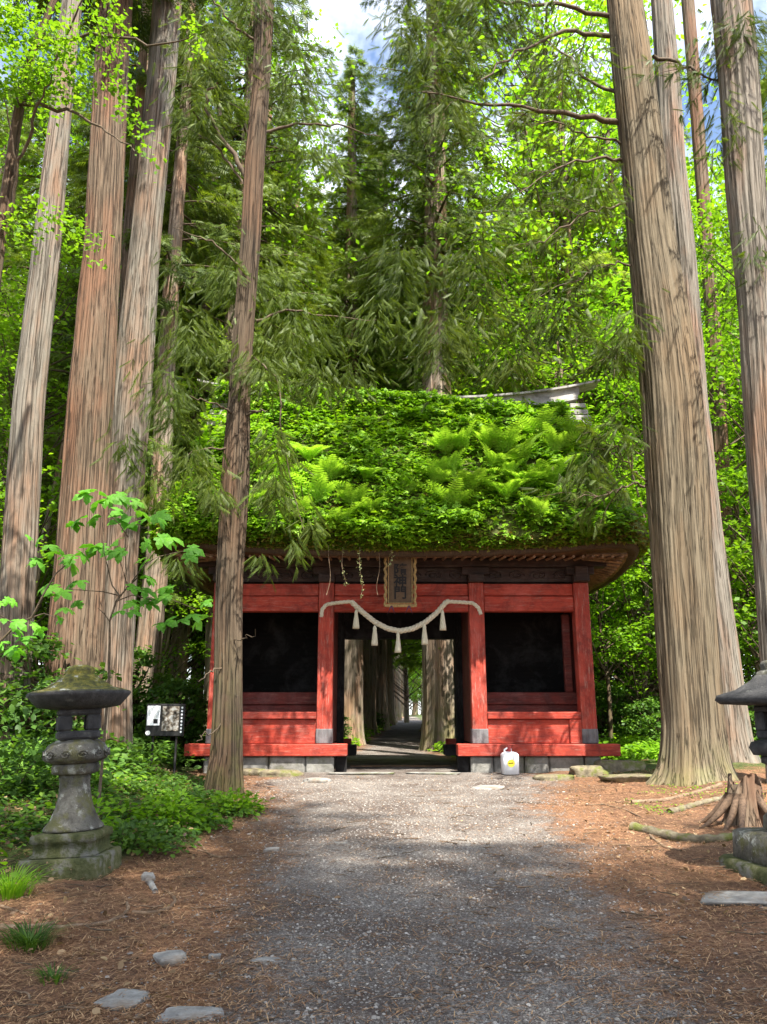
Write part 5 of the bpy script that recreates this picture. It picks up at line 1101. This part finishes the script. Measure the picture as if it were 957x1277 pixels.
stick([(805, 1030), (812, 1045), (830, 1058), (850, 1062)], .018, .01, 'bent root crossing in front of the mossy log', M['root'], 'exposed_root', 'root')
stick([(788, 1002), (830, 1000), (870, 990), (900, 980)], .03, .035, 'surface root running from the massive cedar to the stump', M['root'], 'exposed_root', 'root')
stick([(750, 1003), (780, 1010), (800, 1020)], .012, .008, 'thin root on the litter left of the massive cedar', M['root'], 'exposed_root', 'root')
stick([(835, 1015), (860, 1008), (880, 1002), (905, 996)], .045, .03, 'sunlit root ridge below the massive cedar', M['mossrock'], 'exposed_root', 'root')
stick([(305, 1275), (330, 1262), (352, 1246)], .008, .004, 'straight dry twig at the bottom edge of the gravel', M['root'], 'fallen_twig', 'twig')
stick([(600, 1240), (640, 1233), (690, 1228)], .008, .004, 'long pale twig in the right foreground', M['root'], 'fallen_twig', 'twig')
stick([(675, 1158), (690, 1164), (702, 1165)], .012, .008, 'short dark twig on the right of the gravel', M['twig'], 'fallen_twig', 'twig')
# hollow stump left of the right lantern
Yd = 9.4; q = P(932, 1030, Yd); b0 = np.array([q[0], Yd, float(gh(q[0], Yd)) - .05]); rt = empty('old_stump', tuple(b0), label='broken hollow tree stump with splayed roots behind the right lantern', cat='stump')
C = np.array([(0, 0, 0), (0, 0, .3), (.03, 0, .52)]); g = trunk_geo(C, [.21, .18, .16], 60, .03, .45, 5, .07, 33, .2); V = g.V[0]; top = V[:, 2] > .4; V[top, 2] += .12 * np.sin(np.arctan2(V[top, 1], V[top, 0]) * 3) * (V[top, 2] - .4) / .2
build_bark(g, 'trunk', M['bark_red'], rt)
g = Geo(); g.lathe([(0, .12), (.1, .15), (.13, .38), (.145, .47), (.0, .4)], 24, wob=.02); g.build('rotten_heart', M['twig'], rt)
for k, a in enumerate((2.6, 3.4, 4.2, 5.2, 3.9)):
    g = Geo(); L__ = .42 + .1 * k % .3; t = np.linspace(0, 1, 9); g.tube(np.stack([math.cos(a) * (.15 + L__ * t), math.sin(a) * (.15 + L__ * t), .34 * (1 - t) ** 1.6 + .02], -1), np.linspace(.05, .012, 9), 8); g.build('root', M['bark_plain'], rt)
herbs('moss_patch', 500, 3.2, 5.2, 10.2, 12.6, lambda x, y: smooth(.2 + n2(x, y, 3, 97)), .05, .03, M['broad'], 'bright moss at the foot of the massive cedar', 'moss', 98)
